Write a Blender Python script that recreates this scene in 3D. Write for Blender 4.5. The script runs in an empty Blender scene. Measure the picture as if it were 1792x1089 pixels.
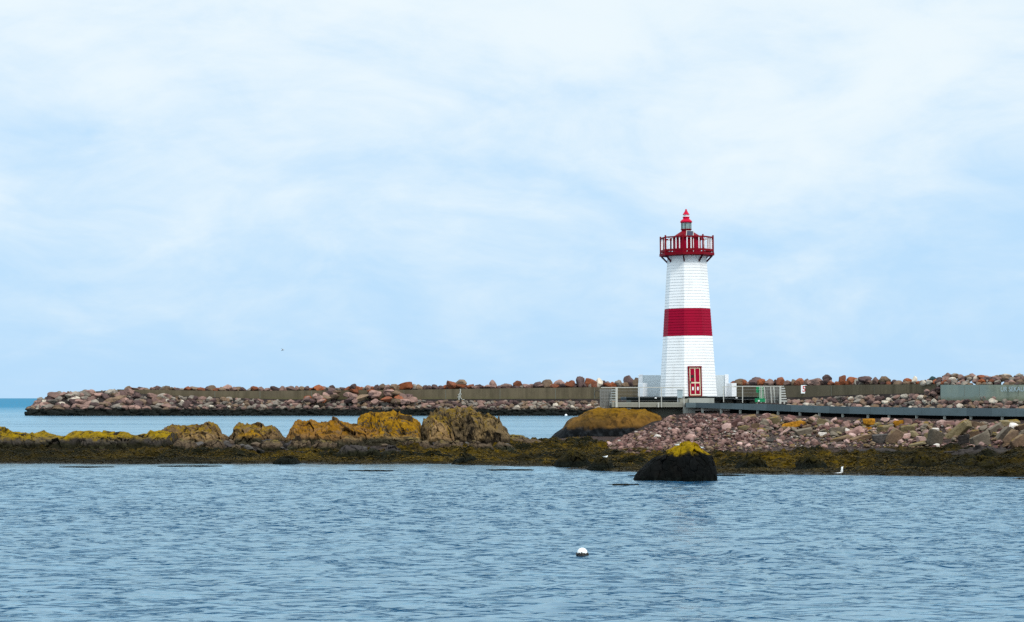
import bpy, bmesh, math, random
import numpy as np
from mathutils import Vector, Matrix, Euler
random.seed(7); rng = np.random.default_rng(11)
scene = bpy.context.scene
COL = scene.collection
F = 3500.0; CX = 896.0; HY = 697.0; CAMZ = 3.5       # focal length in photo pixels, principal column, horizon row, eye height

def P(x, y, Y):                                        # photo pixel + distance -> point in the place
    return Vector(((x - CX) * Y / F, Y, CAMZ - (y - HY) * Y / F))
def px(Y): return Y / F                                # metres per photo pixel at distance Y
def watY(y): return CAMZ * F / (y - HY)

# ------------------------------------------------------------------ noise
def _hash(ix, iy, iz):
    h = (ix * 374761393 + iy * 668265263 + iz * 1274126177) & 0xffffffff
    h = ((h ^ (h >> 13)) * 1274126177) & 0xffffffff
    return ((h ^ (h >> 16)) & 0xffffff) / float(0xffffff)
def vnoise(p):
    p = np.asarray(p, float); i = np.floor(p).astype(np.int64); f = p - i
    f = f * f * f * (f * (f * 6 - 15) + 10)
    r = 0
    for dx in (0, 1):
        wx = f[:, 0] if dx else 1 - f[:, 0]
        for dy in (0, 1):
            wy = f[:, 1] if dy else 1 - f[:, 1]
            for dz in (0, 1):
                wz = f[:, 2] if dz else 1 - f[:, 2]
                r = r + wx * wy * wz * _hash(i[:, 0] + dx, i[:, 1] + dy, i[:, 2] + dz)
    return r * 2 - 1
def fbm(p, octv=4, gain=.5, lac=2.03):
    p = np.asarray(p, float); r = 0; a = 1.0
    for k in range(octv):
        r = r + a * vnoise(p + 17.3 * k); p = p * lac; a *= gain
    return r
def ridge(p, octv=3):
    p = np.asarray(p, float); r = 0; a = 1.0
    for k in range(octv):
        r = r + a * (1 - 2 * np.abs(vnoise(p + 9.1 * k))); p = p * 2.1; a *= .5
    return r
def sstep(a, b, x):
    t = np.clip((x - a) / (b - a), 0, 1); return t * t * (3 - 2 * t)

# ------------------------------------------------------------------ materials
class NT:
    def __init__(s, name):
        s.m = bpy.data.materials.new(name); s.m.use_nodes = True
        s.t = s.m.node_tree; s.n = s.t.nodes; s.n.clear()
        s.out = s.n.new('ShaderNodeOutputMaterial'); s.b = s.n.new('ShaderNodeBsdfPrincipled')
        s.l(s.b.outputs[0], s.out.inputs[0])
        s.geo = s.n.new('ShaderNodeNewGeometry'); s.tc = s.n.new('ShaderNodeTexCoord')
    def l(s, a, b): s.t.links.new(a, b)
    def val(s, sock, v):
        if hasattr(v, 'is_output'): s.l(v, sock)
        else: sock.default_value = v
    def math(s, op, a, b=0.0, clamp=False):
        n = s.n.new('ShaderNodeMath'); n.operation = op; n.use_clamp = clamp
        s.val(n.inputs[0], a); s.val(n.inputs[1], b); return n.outputs[0]
    def mapr(s, v, a, b, c=0., d=1.):
        n = s.n.new('ShaderNodeMapRange'); n.interpolation_type = 'SMOOTHSTEP'
        s.l(v, n.inputs[0])
        for k, q in enumerate((a, b, c, d)): n.inputs[1 + k].default_value = q
        return n.outputs[0]
    def scale(s, vec, sc):
        n = s.n.new('ShaderNodeMapping'); s.l(vec, n.inputs[0]); n.inputs['Scale'].default_value = sc; return n.outputs[0]
    def noise(s, vec, sc, det=4., rough=.55, dist=0.):
        n = s.n.new('ShaderNodeTexNoise'); s.l(vec, n.inputs['Vector'])
        n.inputs['Scale'].default_value = sc; n.inputs['Detail'].default_value = det
        n.inputs['Roughness'].default_value = rough; n.inputs['Distortion'].default_value = dist
        return n.outputs['Fac']
    def mix(s, f, a, b, mode='MIX'):
        n = s.n.new('ShaderNodeMix'); n.data_type = 'RGBA'; n.blend_type = mode
        s.val(n.inputs[0], f)
        for k, v in ((6, a), (7, b)):
            if hasattr(v, 'is_output'): s.l(v, n.inputs[k])
            else: n.inputs[k].default_value = (*v[:3], 1)
        return n.outputs[2]
    def sep(s, v):
        n = s.n.new('ShaderNodeSeparateXYZ'); s.l(v, n.inputs[0]); return n.outputs
    def bump(s, h, strength, dist):
        n = s.n.new('ShaderNodeBump'); s.l(h, n.inputs['Height'])
        n.inputs['Strength'].default_value = strength; n.inputs['Distance'].default_value = dist
        s.l(n.outputs[0], s.b.inputs['Normal'])
    def fin(s, col, rough=.8, spec=.3, metal=0.):
        s.val(s.b.inputs['Base Color'], col if hasattr(col, 'is_output') else (*col, 1))
        s.val(s.b.inputs['Roughness'], rough); s.b.inputs['Specular IOR Level'].default_value = spec
        s.b.inputs['Metallic'].default_value = metal
        return s.m
def objrand(t):
    n = t.n.new('ShaderNodeObjectInfo'); return n.outputs['Random']

def rock_mat(name, a, b, wet=None, lich=None, lich_amt=0., lich_z=(0, 1), fine=14., wetcol=(.006, .007, .006), bd=.05, wetw=.35, crack=0., top=None, spec=.06, lich_w=.8):
    """a/b: two tones; wet: height under which tide-black weed covers the stone; lich: lichen colour on faces that look up"""
    t = NT(name); pos = t.geo.outputs['Position']; rnd = objrand(t)
    off = t.n.new('ShaderNodeVectorMath'); off.operation = 'ADD'; t.l(pos, off.inputs[0])
    cmb = t.n.new('ShaderNodeCombineXYZ')
    for k in range(3): t.l(t.math('MULTIPLY', rnd, 37.0 + 11 * k), cmb.inputs[k])
    t.l(cmb.outputs[0], off.inputs[1]); v = off.outputs[0]
    n1 = t.noise(v, fine * .12, 5, .6); n2 = t.noise(v, fine, 5, .65)
    c = t.mix(t.mapr(n1, .35, .65), a, b)
    c = t.mix(t.mapr(n2, .3, .75, 0, .55), c, tuple(q * .35 for q in a))
    c = t.mix(t.mapr(t.noise(v, fine * 2.3, 3, .6), .62, .8, 0, .5), c, tuple(min(1, q * 1.7 + .03) for q in b))
    hs = t.n.new('ShaderNodeHueSaturation'); t.l(c, hs.inputs['Color'])
    t.l(t.mapr(rnd, 0, 1, .72, 1.3), hs.inputs['Value']); c = hs.outputs[0]
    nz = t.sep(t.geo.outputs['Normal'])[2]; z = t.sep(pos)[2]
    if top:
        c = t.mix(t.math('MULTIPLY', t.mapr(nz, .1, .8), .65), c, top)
    if lich:
        m = t.math('MULTIPLY', t.mapr(t.math('ADD', t.noise(v, 1.5, 7, .72), t.math('MULTIPLY', nz, .30)), .66 - .35 * lich_amt, .74 - .33 * lich_amt), t.mapr(t.math('ADD', z, t.math('MULTIPLY', t.math('SUBTRACT', t.noise(v, 1.7, 5, .65), .5), lich_w)), lich_z[0], lich_z[1]))
        lc = t.mix(t.mapr(n2, .35, .7), lich, tuple(q * .45 for q in lich))
        c = t.mix(m, c, lc)
    if crack:
        cr = t.mapr(t.noise(t.scale(v, (1, 1, .5)), 2.4, 5, .62, .6), .39, .46, 1., 0.)
        c = t.mix(t.math('MULTIPLY', cr, crack), c, (.008, .007, .006)); c = t.mix(t.mapr(t.geo.outputs['Pointiness'], .40, .495, .85, 0.), c, (.012, .010, .008))  # hollow creases go near black, crevice shade put into the colour
    rough = .82
    if wet is not None:
        w = t.mapr(t.math('ADD', z, t.math('MULTIPLY', t.math('SUBTRACT', t.noise(v, .9, 4), .5), wetw * 2.4)), wet, wet + wetw, 1., 0.)
        c = t.mix(w, c, t.mix(t.mapr(n2, .45, .7), wetcol, tuple(q * 3.2 for q in wetcol)))
    t.bump(t.math('ADD', n2, t.math('MULTIPLY', n1, 1.2)), .7, bd)
    return t.fin(c, .9, spec)

def paint_mat(name, c, dirt=(.3, .28, .25), amt=.25, sc=1.2, rough=.5, stretch=(1, 1, .25), spec=.3, metal=0.):
    t = NT(name); v = t.geo.outputs['Position']
    n = t.noise(t.scale(v, stretch), sc, 6, .65); n2 = t.noise(v, sc * 9, 4, .6)
    k = t.mix(t.mapr(n, .45, .8, 0, amt), c, dirt)
    k = t.mix(t.mapr(n2, .55, .8, 0, amt * .8), k, dirt)
    t.bump(n2, .25, .01)
    return t.fin(k, rough, spec, metal)

M = {}
M['white'] = paint_mat('white_paint', (.90, .905, .90), (.46, .43, .38), .36, 1.1, spec=.15)
M['white_clean'] = paint_mat('clean_white_paint', (.88, .89, .9), (.5, .52, .54), .15)
M['red'] = paint_mat('red_paint', (.33, .001, .026), (.14, .004, .015), .4, 1.4, .6, spec=.08)
M['dark_red'] = paint_mat('dark_red_paint', (.20, .002, .010), (.06, .003, .006), .45, 2., .6, spec=.08)
M['dome_red'] = paint_mat('bright_red_paint', (.55, .002, .035), (.25, .005, .02), .3, 2., .5, spec=.12)
M['bracket'] = paint_mat('bracket_paint', (.07, .008, .02), (.02, .01, .01), .4, 2.)
M['cream'] = paint_mat('cream_paint', (.8, .72, .5), (.5, .4, .3), .2)
M['parapet'] = paint_mat('shaded_white_paint', (.64, .70, .72), (.5, .53, .55), .3, .8)  # white parapet panels, with their shade mixed into the paint colour
M['slab_and_shade'] = paint_mat('dark_slab_and_shade', (.006, .009, .010), (.015, .018, .016), .4, spec=.05)  # dark base slab, also the black of painted shade below platform and walkway
M['concrete'] = paint_mat('concrete', (.27, .265, .22), (.10, .105, .085), .7, 1.1, .9)
M['concrete_dark'] = paint_mat('dark_concrete', (.15, .155, .125), (.05, .055, .042), .7, 1.0, .9)  # darker concrete tone for the retaining wall and wall joints
M['concrete_pale'] = paint_mat('pale_concrete', (.36, .37, .33), (.2, .21, .18), .6, 1.5, .9)
M['plank'] = paint_mat('weathered_plank', (.19, .19, .175), (.07, .07, .065), .8, 3., .9, (2.5, 2.5, .12))
M['rail'] = paint_mat('rail_paint', (.52, .52, .47), (.32, .32, .28), .3, 2.)
M['wire'] = paint_mat('wire', (.4, .42, .42), (.3, .3, .3), .2)
M['green'] = paint_mat('green_paint', (.01, .26, .10), (.02, .12, .06), .35, 2.)
M['green_pale'] = paint_mat('pale_green_paint', (.35, .62, .42), (.2, .4, .3), .3)
M['board'] = paint_mat('grey_board', (.34, .42, .45), (.25, .3, .33), .3)
M['fascia'] = paint_mat('grey_blue_fascia', (.115, .158, .172), (.07, .10, .10), .7, .9, .6, (.5, 1, 2.))
M['fascia_b'] = paint_mat('grey_blue_fascia_dark', (.085, .118, .132), (.05, .08, .08), .7, .9, .6, (.5, 1, 2.))
M['deck'] = paint_mat('deck_board', (.16, .17, .16), (.09, .09, .09), .5)
M['sign_white'] = paint_mat('sign_white', (.85, .85, .83), (.6, .6, .6), .1)
M['sign_red'] = paint_mat('sign_red', (.5, .01, .015), (.3, .01, .01), .1)
M['black_rope'] = paint_mat('black_rope', (.012, .011, .01), (.03, .028, .02), .3)
M['buoy'] = paint_mat('buoy_white', (.9, .89, .87), (.6, .58, .5), .15, 6.)
M['feather'] = paint_mat('white_feather', (.85, .85, .82), (.6, .6, .58), .1)
M['feather_grey'] = paint_mat('grey_feather', (.5, .52, .54), (.3, .3, .3), .2)
M['beak'] = paint_mat('yellow_beak', (.6, .38, .05), (.4, .25, .03), .2)
M['solar'] = paint_mat('solar_cell', (.03, .035, .07), (.06, .07, .12), .3, 3., .25)
M['hoop'] = paint_mat('dark_wire', (.03, .03, .028), (.06, .06, .05), .3)
M['letter'] = paint_mat('faded_letter', (.40, .47, .48), (.27, .33, .31), .9, 1.1)
M['pale_rope'] = paint_mat('pale_rope', (.5, .5, .45), (.3, .32, .27), .5, 3.)
# far harbour wall: rain-streaked concrete with pour joints
def wall_mat(name, a, b, c2):
    t = NT(name); v = t.geo.outputs['Position']
    st = t.noise(t.scale(v, (1, 1, .1)), .55, 6, .7); n2 = t.noise(v, 1.6, 5, .6); n3 = t.noise(v, .09, 3)
    c = t.mix(t.mapr(st, .38, .7), a, b); c = t.mix(t.mapr(n2, .5, .8, 0, .6), c, tuple(q * .5 for q in a))
    c = t.mix(t.mapr(n3, .45, .65, 0, .7), c, c2)
    z = t.sep(v)[2]
    c = t.mix(t.mapr(t.math('ADD', z, t.math('MULTIPLY', n2, 1.2)), 3.7, 4.6, .5, 0.), c, (.10, .10, .035))
    t.bump(n2, .3, .03); return t.fin(c, .9, .2)
M['wall'] = wall_mat('stained_concrete', (.135, .107, .066), (.075, .06, .036), (.10, .077, .05))
M['wall_green'] = wall_mat('green_grey_concrete', (.30, .31, .225), (.19, .205, .15), (.21, .26, .235))

W = 1.15                                                # tide line on the breakwater
BM = {   # breakwater boulders
 'rust': rock_mat('rust_boulder', (.28, .085, .035), (.20, .085, .055), W, fine=3., bd=.12, wetw=.62),
 'pink': rock_mat('pink_boulder', (.33, .20, .16), (.19, .12, .10), W, fine=3., bd=.12, wetw=.62),
 'mauve': rock_mat('mauve_boulder', (.135, .085, .076), (.075, .05, .048), W, fine=3., bd=.12, wetw=.62),
 'brown': rock_mat('brown_boulder', (.25, .165, .105), (.15, .105, .075), W, fine=3., bd=.12, wetw=.62),
 'grey': rock_mat('grey_boulder', (.30, .25, .20), (.16, .135, .115), W, fine=3., bd=.12, wetw=.62),
 'cream': rock_mat('cream_boulder', (.62, .53, .42), (.45, .38, .31), W, fine=3., bd=.12, wetw=.62),
 'teal': rock_mat('teal_boulder', (.05, .10, .11), (.07, .10, .10), W, fine=3., bd=.12, wetw=.62)}
W2 = .42
SM = {   # stones of the near bank
 'pink': rock_mat('pink_stone', (.37, .225, .185), (.22, .13, .11), W2, fine=9., bd=.04),
 'rose': rock_mat('rose_stone', (.20, .105, .09), (.12, .066, .06), W2, fine=9., bd=.04),
 'pale': rock_mat('pale_stone', (.54, .36, .31), (.36, .24, .21), W2, fine=9., bd=.04),
 'white': rock_mat('white_stone', (.75, .68, .60), (.62, .55, .48), W2, fine=9., bd=.04),
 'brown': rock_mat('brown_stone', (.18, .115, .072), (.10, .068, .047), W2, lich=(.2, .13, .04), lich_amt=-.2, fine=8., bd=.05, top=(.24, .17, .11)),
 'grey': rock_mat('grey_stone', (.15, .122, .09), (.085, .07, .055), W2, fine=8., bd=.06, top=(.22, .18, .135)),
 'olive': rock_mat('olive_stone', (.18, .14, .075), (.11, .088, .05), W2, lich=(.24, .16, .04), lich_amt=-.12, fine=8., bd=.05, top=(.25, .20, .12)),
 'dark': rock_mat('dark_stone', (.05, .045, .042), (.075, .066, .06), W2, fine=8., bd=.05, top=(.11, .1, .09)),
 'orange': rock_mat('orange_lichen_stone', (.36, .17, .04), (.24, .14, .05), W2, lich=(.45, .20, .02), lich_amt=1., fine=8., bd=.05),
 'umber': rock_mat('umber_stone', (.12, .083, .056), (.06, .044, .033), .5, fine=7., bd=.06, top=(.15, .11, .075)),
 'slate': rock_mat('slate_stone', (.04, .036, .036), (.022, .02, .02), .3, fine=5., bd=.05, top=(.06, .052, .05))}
OM = {
 'ledge': rock_mat('lichen_ledge', (.075, .062, .05), (.035, .03, .026), .75, (.27, .17, .003), .42, (1.0, 1.35), 4., (.013, .012, .006), .12, .3, .8),
 'tan': rock_mat('tan_outcrop', (.25, .155, .07), (.11, .075, .045), .9, (.22, .13, .012), .02, (1.0, 1.6), 4., (.02, .017, .01), .12, .3, .75),
 'orange': rock_mat('orange_outcrop', (.24, .12, .035), (.12, .078, .04), 1.0, (.25, .115, .008), .14, (1.0, 1.6), 4., (.02, .017, .01), .12, .3, .7),
 'gold': rock_mat('gold_outcrop', (.24, .16, .07), (.12, .085, .05), 1.0, (.30, .15, .006), .42, (1.0, 1.5), 4., (.02, .017, .01), .12, .3, .6),
 'craggy': rock_mat('craggy_outcrop', (.17, .115, .055), (.075, .055, .034), .9, (.18, .11, .015), .08, (1.4, 2.2), 4., (.02, .015, .01), .14, .3, .9),
 'brownboulder': rock_mat('ochre_boulder', (.165, .082, .018), (.06, .034, .011), 1.32, (.22, .11, .004), .12, (1.7, 3.0), 3., (.007, .008, .009), .08, .3, .5),
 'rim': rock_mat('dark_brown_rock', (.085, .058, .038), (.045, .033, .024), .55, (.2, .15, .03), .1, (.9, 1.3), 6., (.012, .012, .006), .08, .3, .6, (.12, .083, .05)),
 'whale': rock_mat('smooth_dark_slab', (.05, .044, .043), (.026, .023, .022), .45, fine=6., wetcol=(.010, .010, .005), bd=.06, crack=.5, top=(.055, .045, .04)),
 'weed': rock_mat('weed_covered_rock', (.022, .018, .005), (.008, .008, .003), .25, (.05, .035, .003), .2, (.3, .9), 9., (.005, .006, .004), .15, .2, .6),
 'black': rock_mat('black_tide_rock', (.008, .0085, .0085), (.003, .0035, .003), .1, (.29, .18, .004), 1.3, (1.08, 1.27), 6., (.003, .0035, .003), .09, .2, .5, None, .04)}
def shore_mat():
    t = NT('shore_ground'); v = t.geo.outputs['Position']
    at = t.n.new('ShaderNodeAttribute'); at.attribute_name = 'weed'; w = at.outputs['Fac']
    n1 = t.noise(v, .35, 5, .6); n2 = t.noise(v, 3.5, 6, .7); n3 = t.noise(v, 14., 4, .7)
    weed = t.mix(t.mapr(n1, .4, .62), (.008, .008, .002), (.12, .072, .002))
    weed = t.mix(t.mapr(n2, .4, .65, 0, .85), weed, (.007, .008, .003))
    weed = t.mix(t.mapr(n3, .6, .8, 0, .6), weed, (.10, .07, .004))
    soil = t.mix(t.mapr(n2, .35, .65), (.075, .05, .044), (.025, .018, .016)); soil = t.mix(t.mapr(n3, .5, .7, 0, .6), soil, (.03, .024, .02))
    c = t.mix(w, soil, weed)
    z = t.sep(v)[2]; c = t.mix(t.mapr(z, .05, .24, .85, 0.), c, (.016, .014, .007))
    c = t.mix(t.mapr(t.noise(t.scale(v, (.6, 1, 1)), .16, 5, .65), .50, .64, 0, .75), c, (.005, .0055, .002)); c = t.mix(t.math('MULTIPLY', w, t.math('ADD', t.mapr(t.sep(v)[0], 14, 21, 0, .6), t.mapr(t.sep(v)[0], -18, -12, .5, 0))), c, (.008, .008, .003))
    t.bump(t.math('ADD', n2, t.math('MULTIPLY', n3, .5)), .9, .1)
    return t.fin(c, t.mapr(z, .01, .10, .3, .9), .07)
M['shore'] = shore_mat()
def weed_mat():
    t = NT('seaweed'); v = t.geo.outputs['Position']
    n1 = t.noise(v, .3, 5, .6); n2 = t.noise(v, 2.5, 5, .7); n4 = t.noise(v, 22., 2, .5)
    c = t.mix(t.mapr(n1, .33, .56), (.012, .011, .002), (.16, .095, .003)); c = t.mix(t.mapr(n2, .38, .62, 0, .85), c, (.006, .006, .0015))
    c = t.mix(t.mapr(n4, .58, .72, 0, .25), c, (.15, .10, .003))
    c = t.mix(t.mapr(t.noise(t.scale(v, (.6, 1, 1)), .16, 5, .65), .50, .64, 0, .85), c, (.006, .0065, .002))
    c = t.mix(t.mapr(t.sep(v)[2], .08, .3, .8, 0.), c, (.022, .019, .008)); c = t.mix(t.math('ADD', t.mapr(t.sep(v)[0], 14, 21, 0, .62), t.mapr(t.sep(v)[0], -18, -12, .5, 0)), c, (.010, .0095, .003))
    return t.fin(c, .7, .05)
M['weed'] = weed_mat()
M['embank'] = rock_mat('embankment_fill', (.035, .028, .026), (.02, .017, .016), W, fine=2., bd=.2)  # core coloured dark so gaps between boulders read as shaded crevices
M['gravel'] = rock_mat('gravel', (.30, .235, .195), (.20, .155, .13), None, fine=5., bd=.03)
WA, WB, WE = .12, .007, .095
def water_mat():
    t = NT('sea_water'); v = t.geo.outputs['Position']
    a = t.noise(t.scale(v, (.36, 1, 1)), 1.25, 5, .56, .35); e = t.mapr(t.noise(t.scale(v, (.34, 1, 1)), 2.6, 3, .5, .6), .49, .60); b = t.noise(t.scale(v, (.45, 1, 1)), 4.2, 3, .6, .3)
    yy = t.sep(v)[1]
    calm = t.mapr(t.noise(t.scale(v, (.014, .05, 1)), 1.0, 4, .6), .40, .60)
    h = t.math('ADD', t.math('ADD', t.math('MULTIPLY', a, WA), t.math('MULTIPLY', b, WB)), t.math('MULTIPLY', e, WE))
    far = t.mapr(yy, 96, 112, 0., 1.)
    gust = t.mapr(t.noise(t.scale(v, (.05, .11, 1)), 1.0, 4, .6), .3, .7, .75, 1.25)
    k = t.math('ADD', t.math('MULTIPLY', t.math('MULTIPLY', far, calm), .5), t.math('MULTIPLY', gust, t.math('MULTIPLY', t.mapr(yy, 28, 75, .8, 1.3), t.mapr(yy, 88, 105, 1., .1))))
    n = t.n.new('ShaderNodeBump'); t.l(h, n.inputs['Height']); t.l(k, n.inputs['Strength']); n.inputs['Distance'].default_value = 1.0
    lw = t.n.new('ShaderNodeLayerWeight'); lw.inputs['Blend'].default_value = .5; t.l(n.outputs[0], lw.inputs['Normal'])
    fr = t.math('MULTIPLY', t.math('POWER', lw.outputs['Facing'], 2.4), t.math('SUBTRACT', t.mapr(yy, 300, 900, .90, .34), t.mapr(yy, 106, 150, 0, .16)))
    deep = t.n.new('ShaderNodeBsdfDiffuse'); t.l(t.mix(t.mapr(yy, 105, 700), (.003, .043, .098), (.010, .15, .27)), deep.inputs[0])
    gl = t.n.new('ShaderNodeBsdfGlossy'); gl.inputs['Color'].default_value = (.73, .93, 1., 1); t.l(t.mapr(yy, 60, 140, .14, .2), gl.inputs['Roughness']); t.l(n.outputs[0], gl.inputs['Normal'])
    mx = t.n.new('ShaderNodeMixShader'); t.l(fr, mx.inputs[0]); t.l(deep.outputs[0], mx.inputs[1]); t.l(gl.outputs[0], mx.inputs[2]); t.l(mx.outputs[0], t.out.inputs[0])
    t.n.remove(t.b); return t.m
M['water'] = water_mat()
def glass_mat():
    t = NT('lantern_glass'); t.b.inputs['Transmission Weight'].default_value = .55
    return t.fin((.42, .56, .52), .12, .5)
M['glass'] = glass_mat()

# ------------------------------------------------------------------ mesh helpers
def mesh_np(name, verts, faces, smooth=False):
    me = bpy.data.meshes.new(name); verts = np.asarray(verts, np.float32); faces = np.asarray(faces, np.int32); k = faces.shape[1]
    me.vertices.add(len(verts)); me.vertices.foreach_set('co', verts.ravel())
    me.loops.add(faces.size); me.loops.foreach_set('vertex_index', faces.ravel())
    me.polygons.add(len(faces)); me.polygons.foreach_set('loop_start', np.arange(0, faces.size, k, dtype=np.int32))
    me.polygons.foreach_set('use_smooth', np.full(len(faces), smooth)); me.update(calc_edges=True); me.validate()
    return me
def grid_faces(nr, nc):
    r, c = np.meshgrid(np.arange(nr - 1), np.arange(nc - 1), indexing='ij'); a = (r * nc + c).ravel()
    return np.stack([a, a + 1, a + nc + 1, a + nc], 1)
def link(name, me, mat, parent=None, loc=None):
    o = bpy.data.objects.new(name, me); COL.objects.link(o)
    if mat and not me.materials: me.materials.append(mat)
    if parent: o.parent = parent
    if loc is not None: o.location = loc
    return o
def tag(o, label=None, cat=None, group=None, kind=None):
    if label: o['label'] = label
    if cat: o['category'] = cat
    if group: o['group'] = group
    if kind: o['kind'] = kind
    return o
def empty(name, loc, label, cat, group=None):
    o = bpy.data.objects.new(name, None); COL.objects.link(o); o.location = loc; o.empty_display_size = .2
    return tag(o, label, cat, group)
class MB:
    def __init__(s): s.v = []; s.f = []
    def add(s, vs, fs):
        b = len(s.v); s.v += [tuple(v) for v in vs]; s.f += [tuple(i + b for i in f) for f in fs]; return s
    def box(s, c, d, m=None):
        x, y, z = (q / 2 for q in d); vs = [Vector((sx * x, sy * y, sz * z)) for sz in (-1, 1) for sy in (-1, 1) for sx in (-1, 1)]
        if m: vs = [m @ v for v in vs]
        return s.add([v + Vector(c) for v in vs], [(0, 2, 3, 1), (4, 5, 7, 6), (0, 1, 5, 4), (2, 6, 7, 3), (0, 4, 6, 2), (1, 3, 7, 5)])
    def bar(s, a, b, w, h=None, up=(0, 0, 1)):
        a = Vector(a); b = Vector(b); h = h or w; d = (b - a).normalized(); u = Vector(up)
        if abs(d.dot(u)) > .98: u = Vector((0, 1, 0))
        r = d.cross(u).normalized(); u = r.cross(d)
        vs = [q + r * (sx * w / 2) + u * (sy * h / 2) for q in (a, b) for sx, sy in ((-1, -1), (1, -1), (1, 1), (-1, 1))]
        return s.add(vs, [(0, 1, 2, 3), (7, 6, 5, 4), (0, 4, 5, 1), (1, 5, 6, 2), (2, 6, 7, 3), (3, 7, 4, 0)])
    def tube(s, pts, rad, n=8):
        pts = [Vector(p) for p in pts]; rad = rad if hasattr(rad, '__len__') else [rad] * len(pts); b = len(s.v); vs = []
        for i, p in enumerate(pts):
            d = (pts[min(i + 1, len(pts) - 1)] - pts[max(i - 1, 0)]).normalized(); u = Vector((0, 0, 1)) if abs(d.z) < .9 else Vector((1, 0, 0))
            r = d.cross(u).normalized(); u = r.cross(d)
            vs += [p + (r * math.cos(2 * math.pi * k / n) + u * math.sin(2 * math.pi * k / n)) * rad[i] for k in range(n)]
        fs = [(i * n + k, i * n + (k + 1) % n, (i + 1) * n + (k + 1) % n, (i + 1) * n + k) for i in range(len(pts) - 1) for k in range(n)]
        fs += [tuple(range(n))[::-1], tuple((len(pts) - 1) * n + k for k in range(n))]
        return s.add(vs, fs)
    def lathe(s, prof, n=8, ph=0., cap=True, c=(0, 0)):
        vs = [(c[0] + r * math.sin(ph + 2 * math.pi * k / n), c[1] - r * math.cos(ph + 2 * math.pi * k / n), z) for r, z in prof for k in range(n)]
        fs = [(i * n + k, i * n + (k + 1) % n, (i + 1) * n + (k + 1) % n, (i + 1) * n + k) for i in range(len(prof) - 1) for k in range(n)]
        if cap: fs += [tuple(range(n))[::-1], tuple((len(prof) - 1) * n + k for k in range(n))]
        return s.add(vs, fs)
    def xf(s, m): s.v = [tuple(m @ Vector(v)) for v in s.v]; return s
    def build(s, name, mat, parent=None, loc=None, smooth=False, bevel=0.):
        me = bpy.data.meshes.new(name); me.from_pydata(s.v, [], s.f); me.update()
        bm = bmesh.new(); bm.from_mesh(me); bmesh.ops.recalc_face_normals(bm, faces=bm.faces)
        if bevel: bmesh.ops.bevel(bm, geom=list(bm.edges), offset=bevel, segments=1, affect='EDGES', clamp_overlap=True)
        bm.to_mesh(me); bm.free()
        if smooth: me.polygons.foreach_set('use_smooth', [True] * len(me.polygons))
        return link(name, me, mat, parent, loc)

def ico(sub):
    bm = bmesh.new(); bmesh.ops.create_icosphere(bm, subdivisions=sub, radius=1)
    v = np.array([q.co[:] for q in bm.verts]); f = np.array([[q.index for q in p.verts] for p in bm.faces]); bm.free(); return v, f
ICO = {k: ico(k) for k in (1, 2, 3, 4)}
def rock_shape(seed, sub=3, planes=16, lo=.62, hi=.95, rough=.06, box=0.):
    r = np.random.default_rng(seed); v, f = ICO[sub]; d = v / np.linalg.norm(v, axis=1, keepdims=True)
    rad = np.full(len(d), 1.1)
    if box:
        for ax in range(3):
            for sg in (-1, 1):
                n = r.normal(0, .14, 3); n[ax] = sg; n /= np.linalg.norm(n); c = d @ n
                rad = np.where(c > .05, np.minimum(rad, box * r.uniform(.85, 1.1) / np.maximum(c, .05)), rad)
    for k in range(planes):
        n = r.normal(size=3); n /= np.linalg.norm(n); c = d @ n
        rad = np.where(c > .05, np.minimum(rad, r.uniform(lo, hi) / np.maximum(c, .05)), rad)
    rad = rad * (1 + rough * fbm(d * 2.2 + seed * 3.7, 4))
    return d * rad[:, None], f

# ------------------------------------------------------------------ shore terrain
def col_pts(x):
    return None
def S(ys): return watY(ys)
TC = [(-400, 812, [(109, .12), (113, .5), (117, .8), (122, .6), (128, -.6), (140, -1.5)], 114.5),
      (300, 812, [(109, .12), (113, .5), (117, .8), (122, .6), (128, -.6), (140, -1.5)], 114.5),
      (420, 812, [(110, .2), (114, .55), (118, .95), (122, .8), (127, -.4), (140, -1.5)], 113.5),
      (800, 814, [(109, .25), (114, .6), (119, .9), (123, .8), (128, -.4), (140, -1.5)], 114),
      (930, 818, [(108, .25), (118, .5), (126, .80), (128, .72), (132, -.4), (142, -1.5)], 126),
      (1010, 821, [(106, .25), (118, .5), (127, .8), (134, .9), (150, .8), (162, -1.5)], 130),
      (1090, 825, [(103, .25), (112, .5), (122, .72), (134, .9), (150, 1.2), (165, -1)], 115),
      (1140, 826, [(102, .22), (110, .45), (121, 1.05), (136, 1.9), (150, 2.2), (165, -1)], 110),
      (1200, 828, [(100, .2), (106.5, .42), (120, 1.3), (136.5, 2.45), (150, 2.6), (165, -1)], 107.5),
      (1300, 829, [(100, .25), (107, .5), (120, 1.45), (133, 2.45), (150, 2.6), (165, -1)], 107.5),
      (1450, 831, [(99, .3), (106, .65), (114, 1.4), (126, 2.3), (150, 2.5), (165, -1)], 106.5),
      (1600, 833, [(98, .4), (105, .75), (110, 1.45), (118, 2.3), (150, 2.5), (165, -1)], 105),
      (1792, 838, [(95, .5), (102, .9), (106, 1.5), (112, 2.25), (150, 2.5), (165, -1)], 102),
      (2250, 843, [(92, .5), (99, .9), (103, 1.5), (109, 2.25), (150, 2.5), (165, -1)], 99)]
TX = np.array([c[0] for c in TC], float)
TY = np.array([[S(c[1]) - 12, S(c[1])] + [q[0] for q in c[2]] for c in TC])
TZ = np.array([[-.9, 0.] + [q[1] for q in c[2]] for c in TC])
TW = np.array([c[3] for c in TC], float)
def prof_at(x):
    return np.array([np.interp(x, TX, TY[:, k]) for k in range(8)]), np.array([np.interp(x, TX, TZ[:, k]) for k in range(8)])
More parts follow.
